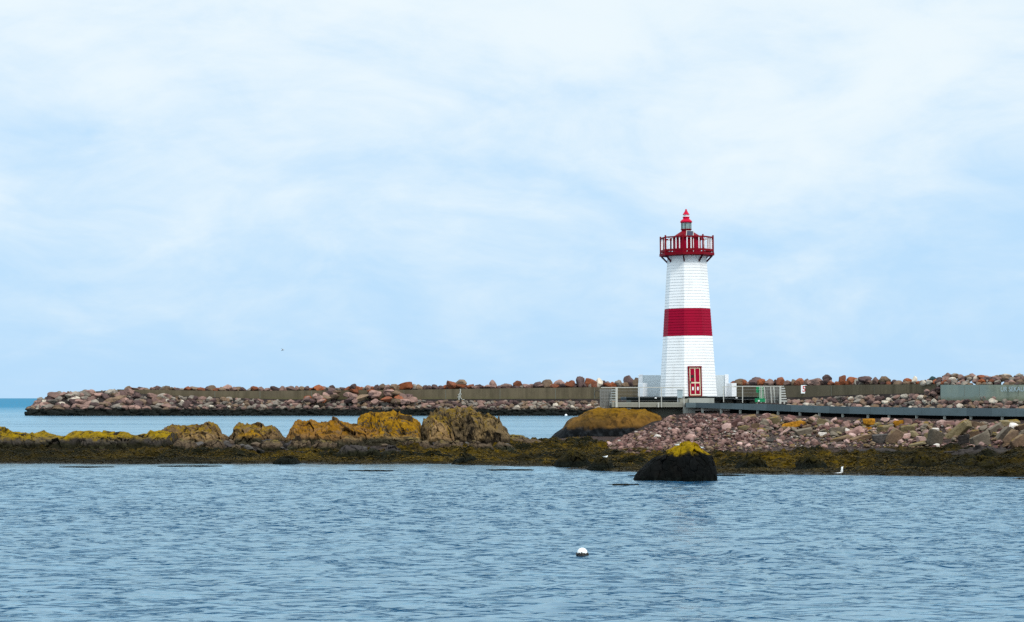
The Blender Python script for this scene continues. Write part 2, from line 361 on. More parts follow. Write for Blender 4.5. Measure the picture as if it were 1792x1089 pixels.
def base_z(x, Y):
    a, b = prof_at(x); return float(np.interp(Y, a, b))
def ground_Y(x, y):                                     # distance at which the bank shows at a given spot
    a, b = prof_at(x); Ys = np.linspace(a[0], 150, 900); zs = np.interp(Ys, a, b)
    rows = HY + (CAMZ - zs) * F / Ys; k = np.where(rows <= y)[0]
    return float(Ys[k[0]]) if len(k) else 140.
def build_terrain():
    xs = np.arange(-380, 2230, 2.2); Ys = np.concatenate([np.arange(74, 84, 1.), np.arange(84, 140, .16), np.arange(140, 166, 1.)])
    V = np.empty((len(Ys), len(xs), 3)); Wd = np.empty((len(Ys), len(xs)))
    for j, x in enumerate(xs):
        a, b = prof_at(x); V[:, j, 1] = Ys; V[:, j, 0] = (x - CX) * Ys / F; V[:, j, 2] = np.interp(Ys, a, b)
        Wd[:, j] = 1 - sstep(-1.2, 1.2, Ys - np.interp(x, TX, TW))
    q = V.reshape(-1, 3); w = Wd.ravel()
    n = fbm(np.c_[q[:, 0] * .5, q[:, 1] * .5, np.zeros(len(q))], 4); n2 = fbm(np.c_[q[:, 0] * 2.2, q[:, 1] * 2.2, np.full(len(q), 5.)], 4)
    w = np.clip(w + .5 * n2 * (w > .02) * (w < .98), 0, 1)
    hgt = np.clip(q[:, 2] / .35, 0, 1); amp = np.where(q[:, 2] > 0, .075 + .17 * hgt, .06)
    amp = amp * (.12 + .88 * w); hgt = hgt * (.15 + .85 * w)
    q[:, 2] += amp * n * .8 + (.02 + .13 * hgt) * n2 * (.45 + .55 * w)
    q[:, 2] += .10 * np.exp(-(q[:, 2] / .16) ** 2) * fbm(np.c_[q[:, 0] * .13, q[:, 1] * .5, np.full(len(q), 14.)], 4, .6)
    q[:, 2] += np.where(w > .3, .2 * hgt * np.maximum(0, fbm(np.c_[q[:, 0] * 1.1, q[:, 1] * .8, np.full(len(q), 9.)], 3)), 0)
    me = mesh_np('ground', q, grid_faces(len(Ys), len(xs)), True)
    at = me.attributes.new('weed', 'FLOAT', 'POINT'); at.data.foreach_set('value', w.astype(np.float32))
    o = link('ground', me, M['shore']); o['kind'] = 'structure'
    # fronds of bladder wrack over the weedy part
    wet = np.where((w > .45) & (q[:, 2] > .03) & (q[:, 0] > -70))[0]
    pk = rng.choice(wet, 42000); c = q[pk] + np.c_[rng.normal(0, .06, len(pk)), rng.normal(0, .09, len(pk)), np.zeros(len(pk))]
    L = rng.uniform(.08, .34, len(pk)); wd = rng.uniform(.012, .035, len(pk)); an = rng.normal(0, .7, len(pk)) + np.pi * rng.integers(0, 2, len(pk)); hh = rng.uniform(.008, .05, len(pk))
    dx = np.cos(an) * L; dy = np.sin(an) * L; ex = -np.sin(an) * wd; ey = np.cos(an) * wd
    vs = np.empty((len(pk), 6, 3))
    for k, (t, zz) in enumerate(((-.5, -.02), (0., 1.), (.9, .05))):
        for m, sgn in enumerate((-1, 1)):
            vs[:, k * 2 + m, 0] = c[:, 0] + dx * t + ex * sgn; vs[:, k * 2 + m, 1] = c[:, 1] + dy * t + ey * sgn; vs[:, k * 2 + m, 2] = c[:, 2] + hh * zz + .005
    b = np.arange(len(pk))[:, None] * 6
    fs = np.concatenate([b + np.array([[0, 1, 3, 2]]), b + np.array([[2, 3, 5, 4]])])
    o = link('seaweed', mesh_np('seaweed', vs.reshape(-1, 3), fs), M['weed']); tag(o, 'olive and gold seaweed covering the low tide flats', 'seaweed', kind='stuff')
build_terrain()

# ------------------------------------------------------------------ sea
def build_sea():
    near = 22 * np.exp(np.arange(0, math.log(118 / 22) / .0014) * .0014)
    Ys = np.concatenate([[-40, -15, 0, 8, 14, 18, 20.5], near, 118 * np.exp(np.arange(1, 61) / 60 * math.log(40000 / 118))])
    us = np.concatenate([[-3, -1.6, -.9, -.55, -.4], np.linspace(-.32, .32, 640), [.4, .55, .9, 1.6, 3]])
    Y, U = np.meshgrid(Ys, us, indexing='ij'); X = U * (np.maximum(Y, 0) + 6); X = np.where(np.abs(U) > .33, U * (np.abs(Y) + 40), X)
    Z = np.zeros_like(X); inn = (Y > 21) & (Y < 118) & (np.abs(U) < .34)
    xs = X[inn]; ys = Y[inn]; z = np.zeros(len(xs)); r = np.random.default_rng(5)
    gx = fbm(np.c_[xs * .12, ys * .07, np.zeros(len(xs))], 3)
    wx = xs + .35 * fbm(np.c_[xs * .5, ys * .5, np.full(len(xs), 3.)], 2); wy = ys + .35 * fbm(np.c_[xs * .5, ys * .5, np.full(len(xs), 8.)], 2)
    for k in range(64):
        lam = math.exp(r.uniform(math.log(.25), math.log(.9))); th = r.normal(0, .38) + .06
        kk = 2 * math.pi / lam; a = .0135 * lam * r.uniform(.5, 1.1) * (1 - sstep(lam * 220, lam * 420, ys))
        ph = kk * (wx * math.sin(th) + wy * math.cos(th)) + r.uniform(0, 6.28)
        z += a * (np.sin(ph) + .28 * np.sin(2 * ph + 1.3))
    shore = np.interp(CX + F * xs / ys, TX, TY[:, 1])
    z += .35 * np.maximum(z, 0) ** 1.5 * 4; z *= .32 * np.clip(.9 + .3 * gx, .4, 1.5) * (1 - .85 * sstep(-9, -1.5, ys - shore + 2.2 * gx)) * (1 - sstep(110, 117, ys)) * sstep(21, 24, ys)
    Z[inn] = z
    me = mesh_np('water', np.stack([X, Y, Z], -1).reshape(-1, 3), grid_faces(len(Ys), len(us)), True)
    link('water', me, M['water'])['kind'] = 'structure'
build_sea()

# ------------------------------------------------------------------ breakwater
def bwY(x): return float(np.interp(x, [-100, 40, 1100, 1400, 1792, 2300], [395, 395, 397, 370, 330, 300]))
WT_X = [200, 230, 400, 700, 900, 1115, 1300, 1400, 1500, 1610, 1650]; WT_Y = [681.5, 682, 684.5, 682.5, 679.5, 677, 675, 675, 673.5, 672.5, 672.5]
WB_X = [200, 300, 400, 500, 1100, 1400, 1480, 1600, 1650]; WB_Y = [686, 692, 697, 701, 702, 699, 694, 690, 690]
def wall_top(x): return float(np.interp(x, WT_X, WT_Y))
def wall_base(x): return float(np.interp(x, WB_X, WB_Y))
CRX = [50, 75, 95, 120, 185, 240, 300, 1650, 1700, 2300]
def slope_top(x):                                       # row where the inner slope of stones ends
    if x < 240: return float(np.interp(x, [46, 60, 80, 100, 130, 185, 240], [724, 706, 694, 687, 684.5, 682, 682]))
    return float(np.interp(x, [240, 300, 400, 500, 1100, 1400, 1480, 1600, 1650, 1792, 2300], [687, 692, 697, 701, 702, 699, 694, 690, 690, 690, 690]))
def build_embankment():
    xs = list(range(44, 2260, 12)); vs = []; prof = [(-1.5, -1.2), (0, 0), (8, None), (13, None), (26, -1.5)]
    for x in xs:
        Y0 = bwY(x); top = CAMZ - (slope_top(x) - HY) * (Y0 + 9) / F - .35; top = max(top, .1)
        wt = (P(x, wall_top(x), Y0 + 10).z - .5) if x > 235 else top + .1
        if x < 75: Y0 += (75 - x) * .12
        for dy, z in ((-2, -1.2), (.6, -.1), (8.4, top), (11., wt), (16, wt), (30, -1.5)):
            Y = Y0 + dy; vs.append(((x - CX) * Y / F, Y, z))
    o = link('terrain', mesh_np('terrain', vs, grid_faces(len(xs), 6)), M['embank']); o['kind'] = 'structure'
build_embankment()
def wall(name, x0, x1, ft, fb, off, mat, label, thick=.6, joints=()):
    xs = np.linspace(x0, x1, max(3, int((x1 - x0) / 20))); root = MB()
    n = len(xs); vs = []
    for x in xs:
        Y = bwY(x) + off; zt = P(x, ft(x), Y).z; zb = P(x, fb(x), Y).z - 1.0
        for yy, z in ((Y, zb), (Y, zt), (Y + thick, zt), (Y + thick, zb)): vs.append(((x - CX) * Y / F, yy, z))
    fs = [(i * 4 + k, i * 4 + (k + 1) % 4, i * 4 + 4 + (k + 1) % 4, i * 4 + 4 + k) for i in range(n - 1) for k in range(4)] + [(3, 2, 1, 0), (n * 4 - 4, n * 4 - 3, n * 4 - 2, n * 4 - 1)]
    root.add(vs, fs); o = root.build(name, mat); tag(o, label, 'wall', kind='thing')
    return o
hw = wall('harbour_wall', 205, 1640, wall_top, wall_base, 9.2, M['wall'], 'long brown stained concrete wall along the breakwater, behind the lighthouse')
gw = wall('harbour_wall', 1647, 2200, lambda x: 673.6, lambda x: 692, 6.5, M['wall_green'], 'pale green grey concrete wall with faded lettering, right of the brown wall')
def joint_strips():
    for x in (376, 455, 545, 707, 780, 875, 972, 1040, 1330, 1455, 1530):
        Y = bwY(x) + 9.2; zt = P(x, wall_top(x), Y).z; zb = P(x, wall_base(x), Y).z
        MB().box(((x - CX) * Y / F, Y - .012, (zt + zb) / 2 - .1), (.09, .02, zt - zb)).build('wall_joint', M['concrete_dark'], hw)
    for x in (1688, 1714, 1750, 1782):
        Y = bwY(x) + 6.5; zt = P(x, 673.6, Y).z
        MB().box(((x - CX) * Y / F, Y - .012, zt - 1.0), (.08, .02, 1.85)).build('wall_joint', M['concrete_dark'], gw)
joint_strips()
def text_mesh(s, size):
    cu = bpy.data.curves.new('t', 'FONT'); cu.body = s; cu.size = size; cu.align_x = 'CENTER'; cu.align_y = 'CENTER'; cu.extrude = .004; cu.offset = .012 * size
    o = bpy.data.objects.new('t', cu); COL.objects.link(o); bpy.context.view_layer.update()
    me = bpy.data.meshes.new_from_object(o.evaluated_get(bpy.context.evaluated_depsgraph_get())); bpy.data.objects.remove(o); bpy.data.curves.remove(cu); return me
me = text_mesh('UR SEKAU', 1.15); me.name = 'lettering'; o = link('lettering', me, M['letter'], gw); Yw = bwY(1774) + 6.5
o.location = (P(1771, 681.5, Yw).x, Yw - .18, P(1771, 681.5, Yw).z); o.rotation_euler = (math.radians(90), 0, math.radians(-18)); o.scale = (.95, 1, 1)
o['label'] = 'faded pale blue painted letters'
# align lettering with the slightly turned wall
dx = P(1800, 0, bwY(1800) + 6.5) - P(1740, 0, bwY(1740) + 6.5); o.rotation_euler.z = math.atan2(dx.y, dx.x)
# sign 5
Y = bwY(1407) + 9.0; p = P(1407, 681.5, Y); s = empty('number_sign', p, 'white board with a red number 5 on the brown concrete wall', 'sign')
MB().box((0, 0, 0), (10.5 * px(Y), .04, 14.5 * px(Y))).build('board', M['sign_white'], s)
MB().box((0, .06, 0), (.1, .08, .9)).build('bracket', M['wire'], s)
me = text_mesh('5', 1.5); me.name = 'digit'; o = link('digit', me, M['sign_red'], s); o.rotation_euler = (math.radians(90), 0, 0); o.location = (0, -.03, .02)
# pale rope hanging on the wall
Y = bwY(803) + 9.15
rp = MB()
for pts in ([(805, 681), (806, 685), (804.5, 689), (803, 692), (804, 696), (803, 700)], [(806.5, 682), (805, 686), (807, 690), (805, 694), (808, 699)], [(801.5, 690), (804, 692.5), (801, 695), (803.5, 698)], [(802, 699.5), (807, 700.5), (812, 699.5), (814, 701)]):
    rp.tube([P(x, y, Y - .05) for x, y in pts], .075, 6)
tag(rp.build('rope', M['pale_rope']), 'pale frayed rope hanging down the brown concrete wall', 'rope')

# boulders -------------------------------------------------------------
BSH = {}
def shape_mesh(kind, i, mat, sub, cache={}, **kw):
    key = (kind, i, mat.name)
    if key not in cache:
        v, f = rock_shape(100 + i * 7 + hash(kind) % 1 + {'boulder': 0, 'stone': 1000, 'slab': 2000, 'rock': 3000}[kind], sub, **kw)
        me = mesh_np(kind, v, f); me.materials.append(mat); cache[key] = me
    return cache[key]
def put_rock(kind, name, mat, pos, dim, rot, label, cat, group=None, i=None, sub=3, **kw):
    i = random.randrange(12) if i is None else i
    o = bpy.data.objects.new(name, shape_mesh(kind, i, mat, sub, **kw)); COL.objects.link(o)
    o.location = pos; o.scale = [q / 1.72 for q in dim]; o.rotation_euler = rot
    return tag(o, label, cat, group)
BUMP = dict(planes=15, lo=.58, hi=.9, rough=.07)
WORD = {'rust': 'rust orange', 'pink': 'dusky pink', 'mauve': 'dark mauve', 'brown': 'brown', 'grey': 'grey', 'cream': 'pale cream', 'teal': 'dark teal'}
# (x, top row, bottom row, width px, colour, label) : boulders on the crest that stand out
CREST = [
 (790, 667, 681, 21, 'rust', 'rust red boulder on the breakwater crest just left of a stacked pair'),
 (808, 672.5, 682, 22, 'rust', 'orange boulder on the crest carrying another boulder on its top'),
 (808, 664.5, 674, 20, 'brown', 'brown boulder balanced on top of the orange crest boulder'),
 (838, 673, 681, 18, 'mauve', 'low mauve boulder on the crest right of the stacked pair'),
 (862, 664.5, 681, 14, 'pink', 'upright pinkish boulder standing tall on the crest right of the stacked pair'),
 (886, 671, 681, 26, 'pink', 'long flat pink brown boulder on the crest'),
 (907, 667, 680, 15, 'rust', 'reddish boulder beside the long flat one on the crest'),
 (920, 671, 680, 18, 'pink', 'rounded pale pink boulder on the middle crest'),
 (942, 667.5, 680, 14, 'mauve', 'mauve boulder leaning on a large brown crest boulder'),
 (956, 664, 680, 22, 'brown', 'large brown knobbly boulder on the crest midway to the lighthouse'),
 (980, 667, 680, 24, 'pink', 'blocky flat topped pink boulder on the crest'),
 (1001, 664, 679, 14, 'rust', 'brown orange boulder beside a pointed mauve one on the crest'),
 (1016, 659.5, 679, 14, 'mauve', 'pointed dark mauve boulder, peak of the crest left of the lighthouse'),
 (1034, 662, 679, 21, 'rust', 'rust pink boulder beside the white boulder on the crest'),
 (1048, 663, 679, 13, 'cream', 'only white cream boulder on the crest left of the lighthouse'),
 (1066, 669.5, 678, 22, 'rust', 'low rust boulder above the plank screen on the crest'),
 (1083, 666, 677.5, 14, 'grey', 'grey boulder above the left railing on the crest'),
 (1100, 660, 677.5, 18, 'mauve', 'large dark purple boulder on the crest beside the white parapet'),
 (1113, 662, 677, 12, 'brown', 'brown upright boulder touching the left edge of the white parapet'),
 (1294, 662.5, 676, 26, 'brown', 'dark brown boulder right of the right parapet on the crest'),
 (1323, 661, 676, 22, 'mauve', 'blocky reddish boulder behind the right railing'),
 (1346, 665, 676, 14, 'pink', 'dull pink boulder behind the plank panel of the right railing'),
 (1367, 660, 676, 17, 'rust', 'rust boulder above the end of the right railing'),
 (1399, 660.5, 675, 17, 'rust', 'rust brown rounded boulder above the number sign'),
 (1430, 660.5, 675, 23, 'pink', 'broad pinkish boulder right of the number sign'),
 (1447, 656, 668, 16, 'mauve', 'dark boulder perched highest right of the number sign'),
 (1450, 662, 675, 12, 'pink', 'upright pink stone under the perched dark boulder'),
 (1474, 656, 675, 17, 'rust', 'left half of the big paired rust boulders on the right crest'),
 (1489, 657.5, 675, 20, 'rust', 'right half of the big paired rust boulders on the right crest'),
 (1505, 663, 675, 20, 'cream', 'pale oval boulder beside the big paired rust boulders'),
 (1512, 659, 670, 24, 'mauve', 'dark flat boulder lying behind the pale oval one'),
 (1533, 662, 674, 12, 'pink', 'pinkish boulder left of a golden brown one on the right crest'),
 (1547, 659, 674, 19, 'brown', 'golden brown boulder on the right crest'),
 (1588, 661, 673, 17, 'rust', 'rust boulder beside a pale upright stone on the right crest'),
 (1601, 660.5, 673, 9, 'cream', 'pale upright stone between rust and dark boulders on the right crest'),
 (1632, 658.5, 669, 15, 'teal', 'dark teal boulder left of the heap above the green wall'),
 (710, 668, 682, 24, 'rust', 'rust boulder, higher of two where the crest rises left of centre'),
 (690, 671, 682, 17, 'brown', 'brown slanted boulder beside the rust one on the crest left of centre'),
 (559, 675, 684, 19, 'rust', 'bright orange flat boulder alone on the crest above the pink pile'),
 (398, 675, 686, 17, 'pink', 'pink boulder with a raised back on the left crest'),
 (290, 676, 686, 24, 'brown', 'brown orange pair like boulder on the left crest near the breakwater tip'),
]
def crest_z(x, ya, yb, Y): return P(x, (ya + yb) / 2, Y)
nB = 0
for (x, ya, yb, w, c, lab) in CREST:
    Y = bwY(x) + 12.2; s = px(Y); h = (yb - ya + 1.5) * s
    put_rock('boulder', 'boulder', BM[c], P(x, (ya + yb) / 2 + .7, Y), (w * s * 1.08, w * s * .9, h * 1.08), (random.uniform(-.12, .12), random.uniform(-.15, .15), random.uniform(0, 6.3)), lab, 'boulder', 'feature boulders on the breakwater crest', sub=3, **BUMP); nB += 1
zone_cnt = {}
def zb(c, zone, zl, x, y, Y, w, h, big=False):
    global nB
    POOL.append((w * h * (1.3 if zone == 3 else 1) if -5 < x < 1797 and y < 722 else 0, c, zl, x, y, Y, w, h)); return
def zput(c, zl, x, y, Y, w, h):
    s = px(Y); g = f'{WORD[c]} boulders {zl}'
    put_rock('boulder', 'boulder', BM[c], P(x, y, Y), (w * s, w * s * random.uniform(.8, 1.1), h * s), (random.uniform(-.35, .35), random.uniform(-.35, .35), random.uniform(0, 6.3)), f'{WORD[c]} boulder {zl}', 'boulder', g, sub=3, **BUMP)
POOL = []
# crest filler
TOPX = [225, 300, 360, 400, 470, 550, 620, 690, 760, 830, 900, 1000, 1115, 1280, 1370, 1500, 1640]; TOPY = [677, 677.5, 677, 676.5, 678.5, 677, 675, 672.5, 673, 675, 672.5, 669.5, 668, 666, 665, 665, 664.5]
x = 222
FILL = []
while x < 1640:
    if 1116 < x < 1282: x = 1284
    w = random.uniform(9, 17); t = float(np.interp(x, TOPX, TOPY)) + random.uniform(-2.5, 3.); c = random.choices(['rust', 'pink', 'mauve', 'brown', 'grey'], [3, 3, 4, 3, 1])[0]
    zl = 'in the low row on the crest left of the lighthouse' if x < 1200 else 'in the low row on the crest right of the lighthouse'
    bt = wall_top(x) + 2.5
    if bt - t > 2: zb(c, 0, zl, x, (t + bt) / 2, bwY(x) + 11.4 + random.uniform(0, 1.6), w, max(bt - t, 5))
    if bt - t > 2 and random.random() < .7: zb(random.choice(['rust', 'mauve', 'brown', 'pink']), 0, zl, x + w * .45, bt - 3.2, bwY(x) + 13.2, w * .9, 8)
    x += w * .68
# heap above the green wall
for row, (y, n) in enumerate(((673, 34), (668.5, 36), (664, 34), (660, 30), (656.5, 16))):
    for k in range(n):
        x = 1612 + (2010 - 1612) * (k + random.uniform(.2, .8)) / n if row < 2 else 1640 + (2000 - 1640) * (k + random.uniform(.2, .8)) / n
        if row == 0 and 1636 > x: continue
        lim = float(np.interp(x, [1600, 1630, 1660, 1680, 1705, 1730, 1760, 1792, 2010], [668, 663, 655, 653, 655, 658, 656, 657.5, 657]))
        yy = max(y, lim + 4) + random.uniform(-1, 1)
        if y < lim - 1: continue
        zb(random.choices(['pink', 'mauve', 'brown', 'grey', 'cream', 'rust'], [4, 3, 3, 3, 2, 1])[0], 1, 'heaped above the green grey wall', x, yy, bwY(x) + 8 + row * .8, random.uniform(10, 17), random.uniform(7.5, 11))
# gap between the two walls
for k in range(9):
    zb(random.choice(['pink', 'mauve', 'brown']), 1, 'spilling through the gap between the two walls', random.uniform(1618, 1646), random.uniform(675, 691), bwY(1630) + random.uniform(5.5, 8), random.uniform(8, 13), random.uniform(7, 9))
# pile in front of the wall
for k in range(46):
    u = random.random(); x = 535 + 190 * u; t = float(np.interp(x, [535, 560, 590, 640, 665, 700, 730], [694, 684, 680, 680, 682, 683, 697]))
    y = random.uniform(t + 4, 704); Y = bwY(x) + np.interp(y, [684, 704], [8.6, 5.5])
    zb(random.choices(['pink', 'mauve', 'brown', 'rust'], [6, 2, 2, 1])[0], 2, 'in the pile heaped against the brown wall', x, y, Y, random.uniform(12, 21), random.uniform(8, 13))
# head
for k in range(150):
    x = 52 + 250 * random.random() ** 1.1; t = slope_top(x); y = t + 2.5 + (724 - t) * (k % 7 + random.random()) / 7.2
    if x > 215 and y < wall_top(x) + 4: continue
    f = (728 - y) / (728 - min(t, 720)); Y = bwY(x) + max(0, (75 - x)) * .1 + .8 + 8 * max(0, f)
    zb(random.choices(['grey', 'brown', 'pink', 'mauve', 'cream'], [5, 4, 4, 3, 1.2])[0], 3, 'at the seaward head of the breakwater', x, y, Y, random.uniform(13, 23), random.uniform(9, 14))
# slopes
fill = []
def slope_pos(x, y):
    t = slope_top(x); f = min(1, max(0, (728 - y) / (728 - t))); return bwY(x) + .9 + 7.8 * f
def lay(x0, x1, step, rows, big, zl, cols, wts, ylim=(728, 0)):
    x = x0
    while x < x1:
        t = slope_top(x)
        for r in range(rows):
            y = t + 1 + (726 - t) * (r + random.uniform(.15, .85)) / rows; xx = x + random.uniform(-.6, .6) * step; w = random.uniform(*big); c = random.choices(cols, wts)[0]
            if y > ylim[0]: continue
            fill.append((w, xx, y, c, zl, random.uniform(.55, .8) * w))
        x += step
lay(300, 1075, 8, 5, (7.5, 14), 'on the inner slope of the breakwater', ['grey', 'brown', 'pink', 'mauve', 'cream'], [5, 3, 3, 4, .7])
lay(1378, 1960, 8, 4, (8, 15), 'on the stone bank behind the walkway', ['grey', 'brown', 'pink', 'mauve', 'cream'], [4, 3, 5, 4, 1.6], (719, 0))
for (w, x, y, c, zl, h) in fill: zb(c, 4, zl, x, y, slope_pos(x, y), w, h)
POOL.sort(key=lambda q: -q[0])
ind = 298 - nB
for q in POOL[:ind]: zput(*q[1:])
def stuff_rocks(name, items, mat_of, label, cat, sub=2):
    """items: (pos, dims, colour key) -> ONE mesh with one material slot per colour"""
    keys = sorted({q[2] for q in items}); V = []; Fc = []; mi = []; off = 0; var = [rock_shape(500 + i, sub, **BUMP) for i in range(10)]
    for p, d, c in items:
        v, f = var[random.randrange(10)]; R = np.array(Euler((random.uniform(-.5, .5), random.uniform(-.5, .5), random.uniform(0, 6.3))).to_matrix())
        V.append((v * (np.array(d) / 1.72)) @ R.T + np.array(p)); Fc.append(f + off); mi.append(np.full(len(f), keys.index(c))); off += len(v)
    me = mesh_np(name, np.concatenate(V), np.concatenate(Fc))
    for k in keys: me.materials.append(mat_of[k])
    me.polygons.foreach_set('material_index', np.concatenate(mi).astype(np.int32))
    return tag(link(name, me, None), label, cat, kind='stuff')
items = []
for (_, c, zl, x, y, Y, w, h) in POOL[ind:]: items.append((P(x, y, Y), (w * px(Y), w * px(Y), h * px(Y)), c))
for k in range(2600):                                     # chinking between the large stones
    x = random.uniform(60, 1960); t = slope_top(x)
    if 1075 < x < 1378: continue
    y = random.uniform(t + 1, 727); Y = slope_pos(x, y) + .5; w = random.uniform(4, 8.5); items.append((P(x, y, Y), (w * px(Y), w * px(Y), w * .7 * px(Y)), random.choice(['grey', 'brown', 'pink', 'mauve', 'grey'])))
stuff_rocks('boulder_fill', items, BM, 'small stones packed between the breakwater boulders', 'stones')

# ------------------------------------------------------------------ outcrops on the spit
def outcrop(name, prof, ybase, Y, depth, mat, label, e=.75, amp=.16, crack=.0, fr=1.0, group=None, cat='rock', nx=170, nt=64, jag=0., blk=.42, drop=2.6):
    xs = np.linspace(prof[0][0], prof[-1][0], nx); top = np.interp(xs, [p[0] for p in prof], [p[1] for p in prof]) + drop; s = px(Y)
    zb = CAMZ - (ybase - HY) * s - .25; h = np.maximum(CAMZ - (top - HY) * s - zb, .02)
    wx = (xs - CX) * s; th = np.linspace(0, np.pi, nt); dd = depth * np.clip(h / h.max(), .05, 1) ** .5
    C = np.sign(np.cos(th)) * np.abs(np.cos(th)) ** e; Sn = np.abs(np.sin(th)) ** e
    X = np.repeat(wx[:, None], nt, 1); YY = Y - dd[:, None] * C[None]; Z = zb + h[:, None] * Sn[None]
    q = np.stack([X, YY, Z], -1).reshape(-1, 3).copy(); sd = float(xs[0]) * .37
    wgt = np.repeat(np.clip(h / h.max(), .1, 1)[:, None], nt, 1).ravel() * np.tile(np.clip(Sn + .25, 0, 1), nx)
    for ax in range(3):
        q[:, ax] += amp * wgt * fbm(np.c_[X.ravel() * fr + sd, YY.ravel() * fr, Z.ravel() * fr + ax * 31], 5, .55) * (1 if ax else .7)
    if crack:
        rr = ridge(np.c_[X.ravel() * 1.5 * fr + sd + .5 * Z.ravel(), YY.ravel() * .5, Z.ravel() * .45], 3); q[:, 1] -= crack * wgt * rr * np.repeat(1., len(q)) * np.tile(np.sign(C), nx); q[:, 2] -= crack * .5 * wgt * np.maximum(0, -rr)
    if jag:
        jn = ridge(np.c_[X.ravel() * 2.3 + sd, np.zeros(len(q)), np.zeros(len(q))], 3); q[:, 2] += jag * wgt * np.tile(Sn, nx) ** 2 * jn
    if blk:
        rr_ = np.random.default_rng(int(abs(xs[0]) * 7) + nx); P0 = q * np.array([1., 1., .62]); lo_, hi_ = P0.min(0), P0.max(0)
        ns = int(np.clip((hi_[0] - lo_[0]) * (hi_[2] - lo_[2] + .4) / blk ** 2 * 1.6, 10, 170)); sd_ = lo_ + rr_.random((ns, 3)) * (hi_ - lo_)
        Pw = P0 + .18 * blk * np.c_[vnoise(q * 2.1 / blk), vnoise(q * 2.1 / blk + 40), vnoise(q * 2.1 / blk + 80)]
        D = np.sqrt(((Pw[:, None, :] - sd_[None]) ** 2).sum(-1)); o1 = np.argpartition(D, 1, 1)[:, :2]; d2 = np.take_along_axis(D, o1, 1); sw = d2[:, 0] > d2[:, 1]
        i1 = np.where(sw, o1[:, 1], o1[:, 0]); gap = np.abs(d2[:, 0] - d2[:, 1]); tl = rr_.normal(0, .32, (ns, 3)); push = rr_.uniform(-.5, .6, ns)
        dsp = blk * (.17 * push[i1]) + .6 * ((Pw - sd_[i1]) * tl[i1]).sum(-1); dsp -= .2 * blk * (1 - sstep(0, .16 * blk, gap))
        cxn = np.stack([.35 * (X.ravel() - wx.mean()) / max(np.ptp(wx), .1), -np.tile(C, nx), np.tile(Sn, nx) * .35], 1); cxn /= np.maximum(np.linalg.norm(cxn, axis=1, keepdims=True), .2)
        q += cxn * (dsp * wgt)[:, None]
    org = Vector(((xs.mean() - CX) * s, Y, zb)); q -= np.array(org)
    o = link(name, mesh_np(name, q, grid_faces(nx, nt)[:, ::-1], False), mat, None, org)
    return tag(o, label, cat, group)
RO = 'rock_outcrop'
outcrop(RO, [(-330, 778), (-300, 762), (-100, 757), (0, 752), (12, 756), (40, 758.5), (60, 760), (68, 755), (75, 759), (110, 761), (130, 757), (165, 757), (190, 759), (230, 760.5), (262, 761), (285, 758), (304, 757.5), (308, 782)], 806, 117, 2.6, OM['ledge'], 'long flat ledge with yellow lichen top and dark face, far left', .45, .13, .16, .9, nx=620, blk=.42, drop=1.)
outcrop(RO, [(276, 776), (286, 757), (300, 745), (304, 746), (322, 745), (331, 742), (340, 746), (352, 743), (367, 740.5), (378, 742), (384, 757), (398, 764), (404, 776)], 790, 120, 2.0, OM['tan'], 'jagged tan rock between the yellow ledge and the humped rock', .7, .16, .14, 1.1, jag=.07)
outcrop(RO, [(388, 782), (398, 765), (412, 755), (416, 738), (424, 737), (433, 738.5), (447, 742), (463, 746), (478, 744.5), (488, 755), (499, 767), (506, 784)], 795, 119.5, 2.1, OM['tan'], 'humped tan rock with two small horns on its top', .7, .16, .12, 1.1, jag=.07)
outcrop(RO, [(498, 784), (502, 764), (512, 752), (522, 738), (531, 735.5), (545, 738), (575, 737.5), (585, 736), (600, 739), (618, 742), (640, 743), (662, 746), (676, 776)], 792, 119, 2.1, OM['orange'], 'long low orange rock, left of the highest golden dome', .65, .15, .12, 1.1, nx=200, jag=.05)
outcrop(RO, [(598, 780), (612, 744), (628, 738), (632, 725), (642, 721.5), (668, 721), (690, 722), (703, 727), (716, 730), (727, 738), (737, 750), (744, 778)], 790, 120.5, 2.5, OM['gold'], 'tall golden dome of lichen covered rock', .62, .17, .15, 1., nx=190, jag=.04)
outcrop(RO, [(732, 784), (740, 745), (745, 731), (757, 722), (775, 717), (790, 718), (800, 715.5), (822, 716), (840, 721), (846, 728), (856, 726.5), (870, 732), (880, 743), (890, 756), (898, 782)], 793, 121, 2.5, OM['craggy'], 'tall craggy brown rock right of the golden dome', .6, .18, .24, 1.2, nx=220, jag=.08)
outcrop(RO, [(745, 776), (752, 742), (760, 736), (772, 735.5), (782, 741), (790, 754), (797, 776)], 785, 117.8, 1.2, OM['tan'], 'rounded grey tan rock leaning on the craggy rock', .7, .1, .08, 1.5, nx=80)
outcrop(RO, [(300, 786), (322, 760), (340, 752), (356, 752), (376, 758), (384, 784)], 790, 117.6, 1.2, OM['tan'], 'smooth pale hump in front of the jagged tan rock', .75, .08, .06, 1.4, nx=90)
outcrop(RO, [(406, 788), (416, 760), (430, 753), (444, 753), (456, 760), (466, 786)], 792, 117.2, 1.3, OM['gold'], 'small yellow hump in front of the humped tan rock', .75, .08, .06, 1.4, nx=80)
outcrop(RO, [(628, 786), (650, 760), (680, 757), (705, 760), (735, 766), (750, 788)], 792, 117.6, 1.4, OM['gold'], 'low lichen shelf at the foot of the golden dome', .7, .14, .1, 1.5, nx=120)
outcrop(RO, [(838, 780), (852, 762), (868, 758), (890, 759), (915, 763), (940, 768), (960, 778)], 784, 123, 1.8, OM['rim'], 'low dark reddish rock right of the craggy rock', .7, .1, .1, 1.4, nx=110)
